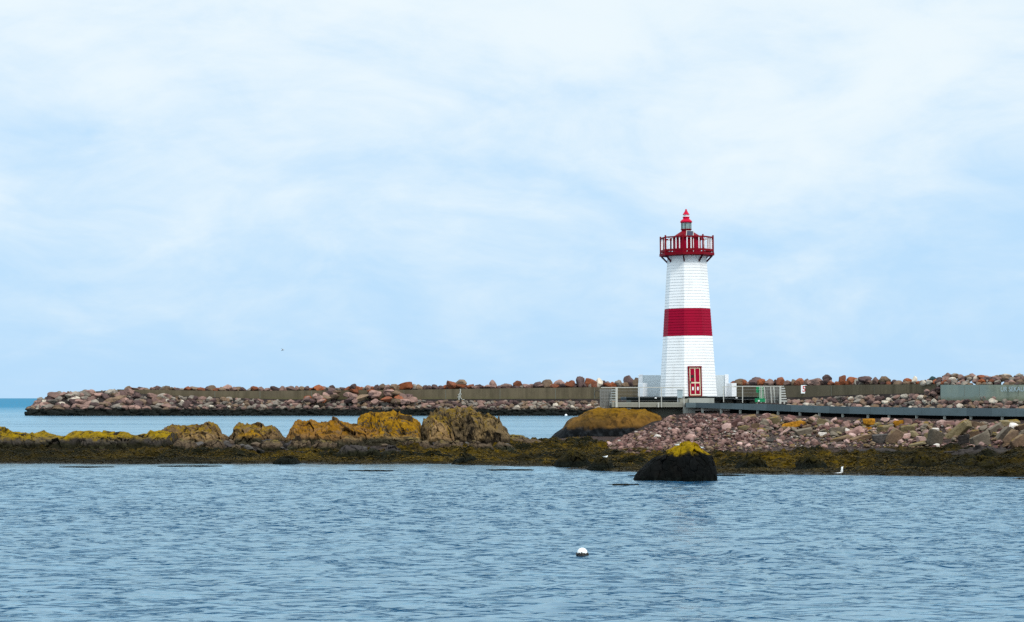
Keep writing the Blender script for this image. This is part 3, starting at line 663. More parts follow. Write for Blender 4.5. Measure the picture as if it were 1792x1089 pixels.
for (x0, x1, yt, yb, Y, mat, lab, d) in [
 (583, 652, 778, 806, 111.2, 'slate', 'large dark slate rock under the orange rock, left of a matching one', 1.3), (662, 708, 779, 806, 111, 'slate', 'dark block shaped slate rock under the golden dome', 1.1),
 (634, 668, 785, 805, 110.4, 'slate', 'small dark rock wedged between two slate rocks', .7), (392, 425, 777, 792, 114, 'rim', 'dark brown rock under the humped tan rock', .7)]:
    w = x1 - x0; mt = OM['whale'] if mat == 'slate' else OM['rim']
    outcrop('shore_rock', [(x0, yb), (x0 + .12 * w, yt + .45 * (yb - yt)), (x0 + .35 * w, yt + 1), (x0 + .6 * w, yt), (x0 + .85 * w, yt + .2 * (yb - yt)), (x1, yb)], yb, Y, d, mt, lab, .55, .1, .06, 1.6, nx=80, nt=36)
for (x0, x1, yt, yb, Y, mat, lab) in [
 (304, 346, 766, 786, 115.2, 'rim', 'low fractured brown rock beside the right end of the yellow ledge'), (348, 398, 769, 787, 115., 'rim', 'broad brown rock below the jagged tan rock'),
 (452, 500, 768, 788, 115., 'rim', 'brown rock at the right foot of the humped tan rock'), (500, 548, 766, 790, 114.8, 'rim', 'dark shelf below the left end of the long orange rock'),
 (545, 592, 768, 788, 114.6, 'rim', 'brown shelf below the middle of the long orange rock'), (700, 760, 766, 790, 114.6, 'rim', 'broken brown shelf between golden dome and craggy rock'),
 (752, 815, 768, 792, 114.4, 'rim', 'wide brown shelf under the left half of the craggy rock'), (812, 868, 771, 789, 115., 'rim', 'flat brown slab under the right half of the craggy rock'),
 (862, 905, 774, 787, 116., 'rim', 'low brown slab trailing right of the craggy rock'), (590, 640, 764, 780, 115.6, 'tan', 'tan shelf between the orange rock and the slate rocks')]:
    w = x1 - x0; r = random.Random(x0)
    outcrop('shore_rock', [(x0, yb), (x0 + .1 * w, yt + r.uniform(.3, .6) * (yb - yt)), (x0 + .3 * w, yt + r.uniform(0, 3)), (x0 + .55 * w, yt + r.uniform(0, 5)), (x0 + .8 * w, yt + r.uniform(2, 8)), (x1, yb)], yb, Y, 1.3, OM[mat], lab, .5, .12, .08, 1.6, nx=110, nt=44, blk=.42, jag=.04)
def mound(x0, x1, yt, yb, Y, lab, d=1.2, mat='weed'):
    w = x1 - x0
    outcrop('weedy_rock', [(x0, yb), (x0 + .15 * w, yt + .5 * (yb - yt)), (x0 + .4 * w, yt + .5), (x0 + .6 * w, yt), (x0 + .82 * w, yt + .3 * (yb - yt)), (x1, yb)], yb, Y, d, OM[mat], lab, .75, .11, .05, 2.2, nx=110, nt=44, group=None)
mound(968, 1036, 787, 813, 102.5, 'weed covered mound, larger and farther back of two left of the black rock', 1.3)
mound(1024, 1081, 800, 825, 97.4, 'weed covered mound with a small gull on its top', 1.0)
mound(788, 842, 794, 812, 106.3, 'flat dark weedy mound on the left flats', 1.0)
mound(474, 528, 795, 812, 106.8, 'dark weedy mound below the orange rock at the water edge', 1.0)
mound(1285, 1345, 796, 818, 97., 'broad weedy hump right of the black rock', 1.3)
mound(1385, 1450, 796, 820, 97., 'broad weedy hump under the gravel, left of the swimming gull', 1.4)
mound(1560, 1650, 798, 822, 95.5, 'large weedy hump right of the swimming gull', 1.6)
mound(1668, 1760, 797, 826, 93.5, 'large weedy hump near the right edge', 1.6)
outcrop('whaleback_rock', [(1470, 793), (1490, 785), (1520, 782.5), (1555, 783), (1580, 788), (1600, 796), (1612, 801)], 803, 104, 1.3, OM['whale'], 'smooth grey whaleback slab with a tapering tail, left of another', .8, .05, .03, 1.2, nx=120, blk=0)
outcrop('whaleback_rock', [(1640, 795), (1665, 789), (1690, 784), (1712, 779), (1722, 781), (1755, 785), (1800, 786), (1850, 796)], 800, 101.5, 1.4, OM['whale'], 'smooth dark slab along the foot of the boulders at the right edge', .75, .07, .05, 1.2, nx=130)
outcrop('ochre_boulder', [(962, 768), (970, 760), (985, 750), (993, 738), (1002, 732), (1018, 726), (1030, 720), (1045, 717), (1065, 716), (1100, 715.5), (1130, 717), (1152, 724), (1168, 752), (1176, 768)], 771, 138.5, 3.6, OM['brownboulder'], 'huge smooth ochre boulder under the left end of the platform', .62, .17, .10, .7, nx=220, nt=70, blk=0, drop=.5)
outcrop('tide_rock', [(1107, 840), (1113, 830), (1122, 821), (1132, 812), (1142, 804), (1155, 798), (1166, 793), (1176, 786), (1187, 780), (1195, 777), (1200, 773), (1207, 775), (1218, 780), (1230, 788), (1240, 795), (1247, 806), (1251, 820), (1253, 840)], 841, 85.8, 1.7, OM['black'], 'big black rock with yellow top standing in the water', .6, .07, .05, 1.2, nx=260, nt=90, blk=.26, drop=.5)
# jumble of broken rock on the ridge
cnt = 0
for k in range(200):
    x = random.uniform(315, 910); y = random.uniform(float(np.interp(x, [315, 500, 760, 900], [772, 766, 764, 770])), float(np.interp(x, [315, 560, 760, 900], [782, 798, 795, 782]))); Y = ground_Y(x, y); s = px(Y); w = random.uniform(6, 20); c = random.choices(['dark', 'umber', 'olive', 'slate'], [4, 5, .6, 3])[0]
    wd = {'dark': 'dark grey', 'umber': 'brown', 'olive': 'pale olive', 'slate': 'slate black'}[c]
    put_rock('rock', 'broken_rock', SM[c], P(x, y, Y), (w * s, w * s * .9, w * s * random.uniform(.4, .75)), (random.uniform(-.4, .4), random.uniform(-.4, .4), random.uniform(0, 6.3)), f'{wd} broken rock in the jumble below the lichen outcrops', 'rock', f'{wd} broken rocks below the outcrops', planes=14, lo=.55, hi=.95, rough=.07)

# ------------------------------------------------------------------ near bank: rubble, slabs, gravel
SLABS = [
 (1676, 756, 64, 17, 42, 'olive', 'longest leaning slab, olive grey, tilted up to the right under the walkway'), (1638, 769, 32, 26, 80, 'grey', 'grey upright block left of the longest leaning slab'),
 (1716, 771, 38, 21, 22, 'grey', 'grey wedge shaped slab near the right edge'), (1741, 753, 34, 14, 35, 'grey', 'thin leaning slab with deep shadow under it'),
 (1754, 764, 44, 14, 46, 'grey', 'bluish grey slab leaning steeply, left of a brown one at the right edge'), (1768, 768, 32, 18, 55, 'brown', 'brown slab leaning steeply beside the bluish grey slab'),
 (1784, 773, 34, 22, 25, 'brown', 'broad brown grey slab at the right edge'), (1711, 746, 38, 13, -8, 'brown', 'flat brown slab lying high under the walkway, right of the longest slab'),
 (1767, 742, 38, 12, 6, 'olive', 'flat olive slab under the walkway near the right edge'), (1705, 761, 22, 15, 10, 'brown', 'tan block in the gap right of the longest slab'),
 (1687, 770, 20, 18, 0, 'dark', 'dark block beneath the longest leaning slab'), (1566, 766, 34, 22, 52, 'brown', 'tall brown grey slab standing on edge'),
 (1588, 754, 26, 16, 5, 'olive', 'olive grey block right of the slab on edge'), (1636, 755, 14, 10, 0, 'white', 'white stone under the walkway, brightest on the right bank'),
 (1586, 764, 17, 8, 12, 'pale', 'pale pink flat stone beside the slab on edge'), (1612, 770, 15, 12, 0, 'pale', 'salmon rounded stone left of the grey upright block'),
 (1604, 778, 34, 7, 14, 'olive', 'thin greenish slab at the foot of the right bank'), (1573, 742, 19, 12, 5, 'orange', 'orange lichen stone just below the walkway, right of another'),
 (1589, 740, 17, 12, 0, 'pink', 'pink block beside the orange lichen stone'), (1789, 750, 22, 16, 30, 'brown', 'brown stone above the broad slab at the right edge'),
 (1623, 766, 12, 13, 20, 'olive', 'small olive block touching the grey upright block'), (1387, 744, 46, 11, 13, 'orange', 'long slab with orange yellow lichen'),
 (1372, 757, 26, 5, 40, 'pale', 'thin pale slab leaning under the long lichen slab'), (1353, 737, 24, 14, 15, 'olive', 'olive brown block left of the long lichen slab'),
 (1406, 757, 30, 12, 15, 'grey', 'grey slab below the long lichen slab'), (1466, 755, 34, 14, 0, 'grey', 'grey brown squared block in the middle of the bank'),
 (1495, 757, 30, 12, 16, 'pink', 'pink brown slab right of the squared block'), (1422, 734, 24, 9, 30, 'grey', 'grey slab tilted near the walkway, left of a tan block'),
 (1437, 740, 20, 14, -20, 'olive', 'tan triangular block near the walkway'), (1521, 740, 22, 14, 0, 'orange', 'bright orange boulder just below the walkway'),
 (1519, 752, 12, 9, 0, 'orange', 'small pale orange block below the bright orange boulder'), (1541, 768, 30, 15, 8, 'dark', 'dark slab low on the bank, left of the slab on edge'),
 (1352, 771, 20, 6, 0, 'dark', 'dark low stone in the gravel'), (1551, 750, 26, 12, 10, 'olive', 'greenish grey block above the dark slab'),
 (1507, 767, 44, 8, 14, 'brown', 'long low brown slab above the whaleback'), (1471, 768, 38, 7, 16, 'brown', 'long low brown slab below the squared block'),
 (1548, 735, 18, 7, 0, 'pale', 'flat pale stone directly under the walkway edge'), (1411, 749, 18, 9, 10, 'brown', 'brown stone between lichen slab and grey slab'),
 (1341, 729, 18, 8, 8, 'pale', 'pale pink stone near the walkway posts'), (1271, 747, 18, 12, 15, 'pale', 'largest pale pink stone in the rubble'),
 (1299, 750, 20, 10, 10, 'olive', 'olive lichen stone right of the largest pale stone'), (1323, 747, 18, 12, 0, 'brown', 'dark brown block at the right end of the rubble'),
 (1284, 742, 22, 10, 25, 'rose', 'dark rose slab leaning beside the largest pale stone'), (1232, 739, 13, 3.5, 22, 'white', 'thin white stone in the middle of the rubble'),
 (1310, 731, 30, 8, 8, 'brown', 'flat brown slab below the walkway at the top of the rubble'), (1440, 760, 16, 8, 0, 'white', 'small white cube like stone left of the squared block'),
 (1660, 742, 20, 10, 10, 'pink', 'pink slab high on the bank above the longest slab'), (1684, 742, 22, 12, 30, 'pink', 'pinkish stone beside the top of the longest slab'),
]
for i, (x, y, w, h, a, c, lab) in enumerate(SLABS):
    Y = ground_Y(x, min(y + h * .35, 786)) - .45; s = px(Y)
    put_rock('slab', 'slab', SM[c], P(x, y, Y), (w * s * 1.25, max(w * .55, h) * s, h * s * 1.35), (random.uniform(-.2, .2), -math.radians(a), random.uniform(-.2, .2)), lab, 'stone', 'larger stones on the near bank', i=i, sub=4, planes=9, lo=.6, hi=.95, rough=.035, box=.62)
R_TOP = ([1060, 1085, 1120, 1150, 1180, 1200, 1290, 1340, 1500, 1560, 1792, 2100], [780, 768, 754, 740, 728, 725, 727, 732, 737, 738, 742, 746])
R_BOT = ([1070, 1100, 1200, 1290, 1340, 1400, 1470, 1600, 1792, 2100], [786, 796, 796, 790, 786, 785, 784, 784, 784, 786])
rub = []
for k in range(4600):
    x = random.uniform(1065, 1345) if k < 2500 else random.uniform(1330, 2050)
    t = np.interp(x, *R_TOP); b = np.interp(x, *R_BOT); y = t + (b - t) * random.random(); big = x > 1330
    w = math.exp(random.gauss(math.log(5.6 if not big else 7.6), .42)); w = min(w, 20)
    low = (y - t) / (b - t)
    if big: w *= .75 + .5 * (1 - low)
    elif low > .8: w *= .9
    c = random.choices(['pink', 'rose', 'pale', 'white', 'brown', 'grey', 'olive'], [6, 4, 2, .25, 1.0 + 3 * (low > .75), .5 + 1.5 * (low > .75), .1] if not big else [3, 2, 1.6, .4, 3, 2.6, 1.2])[0]
    rub.append((w * (1.4 if not (0 < x < 1792) else 1), x, y, c, big, random.uniform(.45, .85)))
rub.sort(key=lambda q: -(q[0] if q[1] < 1800 else 0))
CW = {'pink': 'pink', 'rose': 'dark rose', 'pale': 'pale pink', 'white': 'white', 'brown': 'brown', 'grey': 'grey', 'olive': 'olive'}
items = []
for k, (w, x, y, c, big, fl) in enumerate(rub):
    Y = ground_Y(x, y + w * .2) - .08; s = px(Y); d = (w * s, w * s * random.uniform(.7, 1.1), w * s * fl)
    if k < 300 - len(SLABS):
        zl = 'in the rubble slope below the lighthouse' if not big else 'among the slabs on the bank below the walkway'
        put_rock('stone', 'stone', SM[c], P(x, y, Y), d, (random.uniform(-.6, .6), random.uniform(-.6, .6), random.uniform(0, 6.3)), f'{CW[c]} angular stone {zl}', 'stone', f'{CW[c]} stones {zl}', sub=2, planes=8, lo=.5, hi=.88, rough=.05, box=.7)
    else: items.append((P(x, y, Y), d, c))
for k in range(900):
    x = random.uniform(1080, 2000); t = np.interp(x, *R_TOP); b = np.interp(x, *R_BOT); y = random.uniform(t, b); Y = ground_Y(x, y); w = random.uniform(2.2, 4.5); items.append((P(x, y, Y), (w * px(Y),) * 3, random.choice(['pink', 'rose', 'pale', 'brown', 'grey'])))
stuff_rocks('rubble', items, SM, 'small pink and brown rubble between the larger stones of the bank', 'rubble', 1)
items = []
for k in range(2600):
    x = random.triangular(1270, 1520, 1370); y = random.triangular(760, 789, 780); Y = ground_Y(x, y); w = random.uniform(1.2, 3.4); items.append((P(x, y, Y), (w * px(Y), w * px(Y), w * .7 * px(Y)), 'g' if random.random() < .9 else 'w'))
stuff_rocks('gravel', items, {'g': M['gravel'], 'w': SM['pale']}, 'grey gravel patch between the pink rubble and the slabs', 'gravel', 1)

# floating weed
for (x, y, w, lab) in [(655, 824.5, 74, 'thin dark raft of seaweed floating left of centre'), (895, 823, 78, 'thin dark raft of seaweed floating at the shore edge near the middle'), (1090, 849, 48, 'small dark seaweed raft floating below the black rock'), (1135, 833.5, 60, 'dark wet weed strip at the left foot of the black rock'), (1275, 832.5, 50, 'dark wet weed strip at the right foot of the black rock'), (150, 818, 84, 'long dark weed strip along the left shore'), (330, 816.5, 96, 'long dark weed strip between left shore and centre')]:
    Y = watY(y); s = px(Y); b = MB(); n = 44; r = random.Random(int(x)); pts = [r.uniform(.55, 1.25) for _ in range(n)]
    vs = [(0, 0, .035)] + [(math.cos(2 * math.pi * k / n) * w * s / 2 * pts[k], math.sin(2 * math.pi * k / n) * .55 * pts[(k * 3) % n], .028 + .012 * r.random()) for k in range(n)]
    vs += [(v[0] * 1.05, v[1] * 1.05, -.06) for v in vs[1:]]
    b.add(vs, [(0, 1 + k, 1 + (k + 1) % n) for k in range(n)] + [(1 + k, 1 + n + k, 1 + n + (k + 1) % n, 1 + (k + 1) % n) for k in range(n)])
    o = b.build('floating_weed', OM['weed'], None, ((x - CX) * s, Y, 0)); tag(o, lab, 'seaweed', 'floating seaweed strips')

# ------------------------------------------------------------------ lighthouse
LY = 144.; ls = px(LY); lb = P(1204.5, 694, LY)
lh = empty('lighthouse', lb, 'white octagonal lighthouse with a red band, red gallery and red door', 'lighthouse'); lh.rotation_euler.y = -.0105
A0 = math.radians(-12.7); HT = 10.16; R0, R1 = 2.07, 1.40
def LR(z): return R0 + (R1 - R0) * z / HT
def shaft(z0, z1, name, mat):
    n = max(1, round((z1 - z0) / .203)); b = MB()
    for k in range(n):
        a = z0 + (z1 - z0) * k / n; c = z0 + (z1 - z0) * (k + 1) / n
        prof = [(LR(a) - .008, a), (LR(a) + .013, a + .018), (LR(c) - .006, c)]
        vs = [(r * math.sin(A0 + math.pi / 4 * j), -r * math.cos(A0 + math.pi / 4 * j), z) for r, z in prof for j in range(8)]
        b.add(vs, [(i * 8 + j, i * 8 + (j + 1) % 8, (i + 1) * 8 + (j + 1) % 8, (i + 1) * 8 + j) for i in range(2) for j in range(8)])
    return b.build(name, mat, lh)
shaft(0, 4.32, 'shaft', M['white']); shaft(4.32, 6.295, 'red_band', M['red']); shaft(6.295, 10.0, 'shaft', M['white'])
MB().lathe([(LR(10.0) + .012, 10.0), (LR(10.0) + .012, 10.10)], 8, A0).build('collar', M['white'], lh)
# door
th = A0 + math.pi / 8; ap = LR(0) * math.cos(math.pi / 8); tilt = math.atan((R0 - R1) * math.cos(math.pi / 8) / HT)
dm = Matrix.Rotation(th, 4, 'Z') @ Matrix.Translation((.0, -ap, 0)) @ Matrix.Rotation(-tilt, 4, 'X')
door = MB().box((0, -.05, 1.06), (.80, .05, 2.0)).xf(dm).build('door', M['cream'], lh)
f = MB(); f.box((-.445, -.05, 1.05), (.09, .14, 2.1)).box((.445, -.05, 1.05), (.09, .14, 2.1)).box((0, -.055, 2.1), (1.02, .16, .09)).box((0, -.05, .035), (.80, .12, .07))
f.xf(dm).build('door_frame', M['dark_red'], lh)
for x in (-.18, .18):
    MB().box((x, -.08, 1.50), (.29, .03, .95)).xf(dm).build('door_panel', M['red'], door)
    pn = MB().box((x, -.08, .54), (.29, .03, .76)).xf(dm).build('door_panel', M['red'], door)
    MB().box((x, -.1, .55), (.11, .02, .24)).xf(dm).build('door_inset', M['white_clean'], door)
MB().box((-.2, -.1, 1.42), (.2, .02, .2)).xf(dm).build('notice', M['black_rope'], door)
MB().box((-.33, -.12, 1.02), (.05, .08, .14)).xf(dm).build('handle', M['hoop'], door)
# gallery
MB().lathe([(1.30, 10.06), (1.96, 10.10), (1.99, 10.12), (1.99, 10.30), (.9, 10.30)], 8, A0).build('gallery_deck', M['dark_red'], lh)
def oc(r, k, z): return Vector((r * math.sin(A0 + math.pi / 4 * k), -r * math.cos(A0 + math.pi / 4 * k), z))
for k in range(8):
    MB().bar(oc(LR(9.72) - .02, k, 9.66), oc(1.84, k, 10.1), .09, .12).build('bracket', M['bracket'], lh)
    MB().bar(oc(1.90, k, 10.25), oc(1.90, k, 11.55), .11).build('railing_post', M['dark_red'], lh)
    MB().bar(oc(1.90, k, 11.40), oc(1.90, k + 1, 11.40), .10, .09).build('handrail', M['dark_red'], lh)
    MB().bar(oc(1.90, k, 10.47), oc(1.90, k + 1, 10.47), .10, .16).build('lower_rail', M['dark_red'], lh)
    for j in range(1, 5):
        a = oc(1.90, k, 0).lerp(oc(1.90, k + 1, 0), j / 5)
        MB().bar((a.x, a.y, 10.5), (a.x, a.y, 11.37), .065, .05).build('baluster', M['white_clean'] if j in (1, 2, 4) or k % 2 else M['dark_red'], lh)
wr = MB().lathe([(1.02, 10.29), (1.0, 11.38)], 8, A0).build('watch_room', M['red'], lh)
apw = 1.0 * math.cos(math.pi / 8)
wm = Matrix.Rotation(th, 4, 'Z') @ Matrix.Translation((0, -apw, 0))
MB().box((0, -.03, 10.86), (.42, .06, .98)).xf(wm).build('hatch', M['dark_red'], wr)
MB().box((-.235, -.035, 10.86), (.05, .08, 1.0)).box((.235, -.035, 10.86), (.05, .08, 1.0)).box((0, -.035, 11.37), (.52, .08, .05)).xf(wm).build('hatch_frame', M['white_clean'], wr)
MB().lathe([(1.16, 11.36), (1.18, 11.40), (.45, 11.86), (.42, 11.88)], 8, A0).build('roof', M['dark_red'], lh)
sm_ = Matrix.Translation((.16, -.92, 11.66)) @ Matrix.Rotation(math.radians(-24), 4, 'X') @ Matrix.Rotation(math.radians(7), 4, 'Y')
sp = MB().box((0, 0, 0), (.54, .03, .44)).xf(sm_).build('solar_panel', M['rail'], lh)
MB().box((0, -.02, 0), (.44, .02, .38)).xf(sm_).build('solar_cell', M['solar'], sp)
MB().bar((.05, -.6, 11.6), (.12, -.9, 11.62), .04).bar((.25, -.6, 11.6), (.22, -.9, 11.62), .04).build('panel_strut', M['hoop'], lh)
lx = (-.02, 0)
MB().lathe([(.34, 11.84), (.35, 11.98), (.40, 12.0), (.40, 12.05)], 16, 0, True, lx).build('lantern_base', M['dark_red'], lh)
lt = MB().lathe([(.345, 12.05), (.345, 12.52)], 8, A0, True, lx).build('lantern_glass', M['glass'], lh)
MB().lathe([(.05, 12.05), (.11, 12.16), (.13, 12.3), (.1, 12.44), (.04, 12.5)], 12, 0, True, lx).build('lamp', M['white_clean'], lt)
for k in range(8):
    MB().bar(oc(.355, k, 12.03) + Vector((lx[0], 0, 0)), oc(.355, k, 12.53) + Vector((lx[0], 0, 0)), .035).build('glazing_bar', M['hoop'], lt)
MB().lathe([(.40, 12.50), (.43, 12.54), (.43, 12.60), (.36, 12.68), (.25, 12.76), (.22, 12.80), (.25, 12.90), (.25, 12.93)], 20, 0, True, lx).build('dome', M['dome_red'], lh, smooth=False)
MB().lathe([(.19, 12.93), (.19, 13.08)], 16, 0, True, lx).build('vent', M['white_clean'], lh)
MB().lathe([(.25, 13.08), (.24, 13.11), (.15, 13.24), (.085, 13.36), (.06, 13.40), (.075, 13.43), (.05, 13.47), (.01, 13.50)], 16, 0, True, lx).build('finial', M['dome_red'], lh)

# ------------------------------------------------------------------ platform
pf = empty('platform', P(1204, 700, 143), 'dark edged concrete platform carrying the lighthouse', 'platform')
po = pf.location
def pbox(x0, x1, y0, y1, Yf, dep, name, mat, parent=pf, bevel=.01):
    a = P(x0, y1, Yf); b = P(x1, y0, Yf); off = parent.location if parent else Vector((0, 0, 0))
    return MB().box(((a.x + b.x) / 2 - off.x, Yf + dep / 2 - off.y, (a.z + b.z) / 2 - off.z), (b.x - a.x, dep, b.z - a.z)).build(name, mat, parent, bevel=bevel)
pbox(1096, 1330, 694.6, 700.2, 141.2, 7.5, 'slab', M['slab_and_shade'])
pbox(1206, 1250, 697, 709, 139.7, 1.49, 'plinth', M['concrete_pale'])
pbox(1190, 1206, 698, 706, 139.9, 1.29, 'plinth', M['concrete'])
pbox(1104, 1326, 700.3, 716, 142.2, 5.5, 'foundation', M['concrete'])
for x in (1108, 1117, 1126, 1146, 1171, 1262, 1284, 1307): pbox(x, x + 4.5, 700.4, 707.5, 141.9, .3, 'recess_shade', M['slab_and_shade'])  # black blocks on the foundation face, painted shade of recesses
pbox(1071, 1200, 704.2, 712.8, 139., 3., 'lower_deck', M['concrete'])
pbox(1071, 1198, 713., 714.6, 139.25, 2.6, 'underside_strip', M['slab_and_shade'])  # dark strip along the bottom of the lower deck
pbox(1126, 1194, 714.7, 738, 139.9, 1.8, 'retaining_wall', M['concrete_dark'])
pbox(1196, 1217, 713.3, 728, 138.7, .8, 'pier', M['concrete_pale'])
# parapets
for (xs, lab) in (((1118, 1125, 1168, 1116.5, 1133), 'white parapet wall left of the lighthouse with a low end block'), ((1275, 1268.5, 1238, 1271, 1289), 'white parapet wall right of the lighthouse with a low end block')):
    o = empty('parapet', P((xs[0] + xs[2]) / 2, 694.4, 146.5), lab, 'wall', None)
    a, b = sorted((xs[1], xs[2])); pbox(a, b, 656.6, 694.6, 146.6, .3, 'panel', M['parapet'], o)
    a, b = sorted((xs[0], xs[1])); pbox(a, b, 655.6, 694.6, 146.5, .5, 'pillar', M['white_clean'], o)
    c = P((xs[3] + xs[4]) / 2, 682.5, 145.5); s = px(145.5); w = (xs[4] - xs[3]) * s / 1.414
    MB().box(c - o.location, (w, w, 23.5 * s), Matrix.Rotation(math.radians(45), 3, 'Z')).build('end_block', M['white_clean'], o, bevel=.01)
# lamps on the slab edge
for x, lab in ((1147.5, 'small white bulkhead lamp on the slab edge left of the tower'), (1289, 'small white bulkhead lamp on the slab edge right of the tower')):
    o = empty('bulkhead_lamp', P(x, 696.8, 141.15), lab, 'lamp'); MB().box((0, .02, 0), (.14, .05, .08)).build('housing', M['white_clean'], o, bevel=.01); MB().tube([(0, 0, 0), (0, -.05, 0)], [.035, .03], 10).build('lens', M['sign_white'], o)
# info board
o = empty('information_board', P(1190, 705, 140), 'small grey information board left of the red door', 'sign'); s = px(140.)
MB().box((0, 0, 15.5 * s), (9.5 * s, .05, 14.5 * s)).build('board', M['board'], o, bevel=.02); MB().bar((-.15, .03, 0), (-.15, .03, 10 * s), .05).build('leg', M['wire'], o); MB().bar((.15, .03, 0), (.15, .03, 10 * s), .05).build('leg', M['wire'], o)
MB().box((0, -.01, 22.8 * s), (10 * s, .1, .03)).build('hood', M['wire'], o)

def rail_obj(name, x0, x1, ytop, ybot, Y, posts, lab, nw=5):
    o = empty(name, P((x0 + x1) / 2, ybot, Y), lab, 'railing'); L = o.location
    a = P(x0, ytop, Y) - L; b = P(x1, ytop, Y) - L; MB().bar(a, b, .05, .055).build('top_rail', M['rail'], o)
    for x in posts: MB().bar(P(x, ybot, Y) - L, P(x, ytop + .3, Y) - L, .055).build('post', M['rail'], o)
    for k in range(1, nw + 1):
        y = ytop + (ybot - ytop) * k / (nw + 1); MB().bar(P(x0, y, Y) - L, P(x1, y, Y) - L, .007).build('wire', M['wire'], o)
    return o
rl = rail_obj('railing', 1052, 1198, 678.3, 713, 138.95, (1118.5, 1157.5, 1197), 'pale metal railing on the platform left of the lighthouse')
L = rl.location; MB().bar(P(1152, 713, 138.9) - L, P(1152, 705, 138.9) - L, .08).build('stub_post', M['rail'], rl)
def rungs(o, xr, xl0, xl1, y0, y1, n, Yf, Yb, mat, stile=True):
    L = o.location
    for k in range(n):
        t = k / (n - 1); y = y0 + (y1 - y0) * t; MB().bar(P(xr, y, Yf) - L, P(xl0 + (xl1 - xl0) * t, y, Yb) - L, .09, .085).build('rung', mat, o)
rungs(rl, 1079, 1070.5, 1067.5, 682.5, 704.5, 6, 138.95, 139.9, M['rail']); MB().bar(P(1079, 713, 138.95) - L, P(1079, 679, 138.95) - L, .15).build('end_post', M['rail'], rl); MB().bar(P(1072.5, 713, 139.5) - L, P(1071.5, 706, 139.5) - L, .12).build('stub_post', M['rail'], rl)
rr = rail_obj('railing', 1285, 1372, 676.2, 705, 139.6, (1299.5, 1332.), 'pale metal railing on the platform right of the lighthouse', 4)
L = rr.location
rungs(rr, 1366, 1372.5, 1376, 680, 702, 6, 139.6, 140.6, M['rail']); MB().bar(P(1365.5, 707, 139.6) - L, P(1365.5, 676.5, 139.6) - L, .13).build('end_post', M['rail'], rr); MB().bar(P(1372, 707, 139.9) - L, P(1373, 703.5, 139.9) - L, .1).build('stub_post', M['rail'], rr)
rail_obj('railing', 1264, 1290, 677.3, 704, 139.3, (1266.3,), 'short thin railing bay right beside the tower base', 3)
# plank screens
def screen(x0, x1, y0, y1, Y, n, lab, lean, pale):
    o = empty('plank_screen', P((x0 + x1) / 2, y1, Y), lab, 'fence'); L = o.location
    for k in range(n):
        a = x0 + (x1 - x0) * (k + .5) / n; w = (x1 - x0) / n * px(Y) * .93; yy = Y + .04 * (k % 2) + .09 * k
        MB().bar(P(a + lean, y1 + random.uniform(-.6, .6), yy) - L, P(a, y0 + random.uniform(-.5, .5), yy) - L, w, .03, (0, 1, 0)).build('plank', M['plank'], o)
    for a in pale: MB().bar(P(a + lean * 1.4, y1, Y - .05) - L, P(a, y0, Y - .05) - L, .07, .05, (0, 1, 0)).build('batten', M['rail'], o)
    MB().bar(P(x0, (y0 * .7 + y1 * .3), Y + .35) - L, P(x1, (y0 * .7 + y1 * .3), Y + .75) - L, .05).build('back_rail', M['plank'], o)
    return o
screen(1049.5, 1071, 680.5, 714, 139.6, 7, 'weathered grey plank screen at the left end of the platform', 0., ())
screen(1337, 1365, 677.5, 705.5, 140.2, 7, 'grey plank screen with pale battens at the right end of the platform', 1.5, (1337.5, 1348.5, 1354))
# green frame
o = empty('safety_ladder', P(1330, 703.5, 139.9), 'green and white ladder stand behind the right railing', 'ladder'); L = o.location
for x in (1329.5, 1335.5): MB().bar(P(x, 703, 139.9) - L, P(x - .5, 677, 139.9) - L, .05).build('stile', M['green_pale'], o)
for k in range(7): MB().bar(P(1329.5, 679 + 3.6 * k, 139.88) - L, P(1335.5, 679 + 3.6 * k, 139.88) - L, .05).build('rung', M['green_pale'], o)
MB().box(P(1326.5, 682.5, 140.0) - L, (.26, .05, .44)).build('side_panel', M['green'], o, bevel=.01); MB().bar(P(1326.5, 703.2, 140.) - L, P(1326.5, 687, 140.) - L, .035).build('stile', M['green'], o)
o = empty('crate', P(1330, 703.6, 139.7), 'low green plastic crate at the foot of the ladder stand', 'crate'); b = MB()
for (c, d) in (((0, -.12, .12), (.7, .03, .24)), ((0, .12, .12), (.7, .03, .24)), ((-.34, 0, .12), (.03, .21, .24)), ((.34, 0, .12), (.03, .21, .24)), ((0, 0, .015), (.65, .21, .03))): b.box(c, d)
b.build('shell', M['green'], o); MB().box((0, -.14, .235), (.74, .02, .03)).build('rim', M['green'], o); MB().box((-.1, -.15, .08), (.12, .02, .1)).build('tag', M['sign_white'], o)
# dark hoop
o = empty('hoop', P(1045.5, 690, 140.4), 'dark wire hoop hanging left of the plank screen', 'hoop'); b = MB(); n = 24; s = px(140.4)
b.tube([(5 * s * math.cos(2 * math.pi * k / n), 0, 6.5 * s * math.sin(2 * math.pi * k / n)) for k in range(n + 1)], .022, 6); b.build('ring', M['hoop'], o); MB().bar((.1, 0, .16), (.3, 0, .2), .03).build('hook', M['hoop'], o)

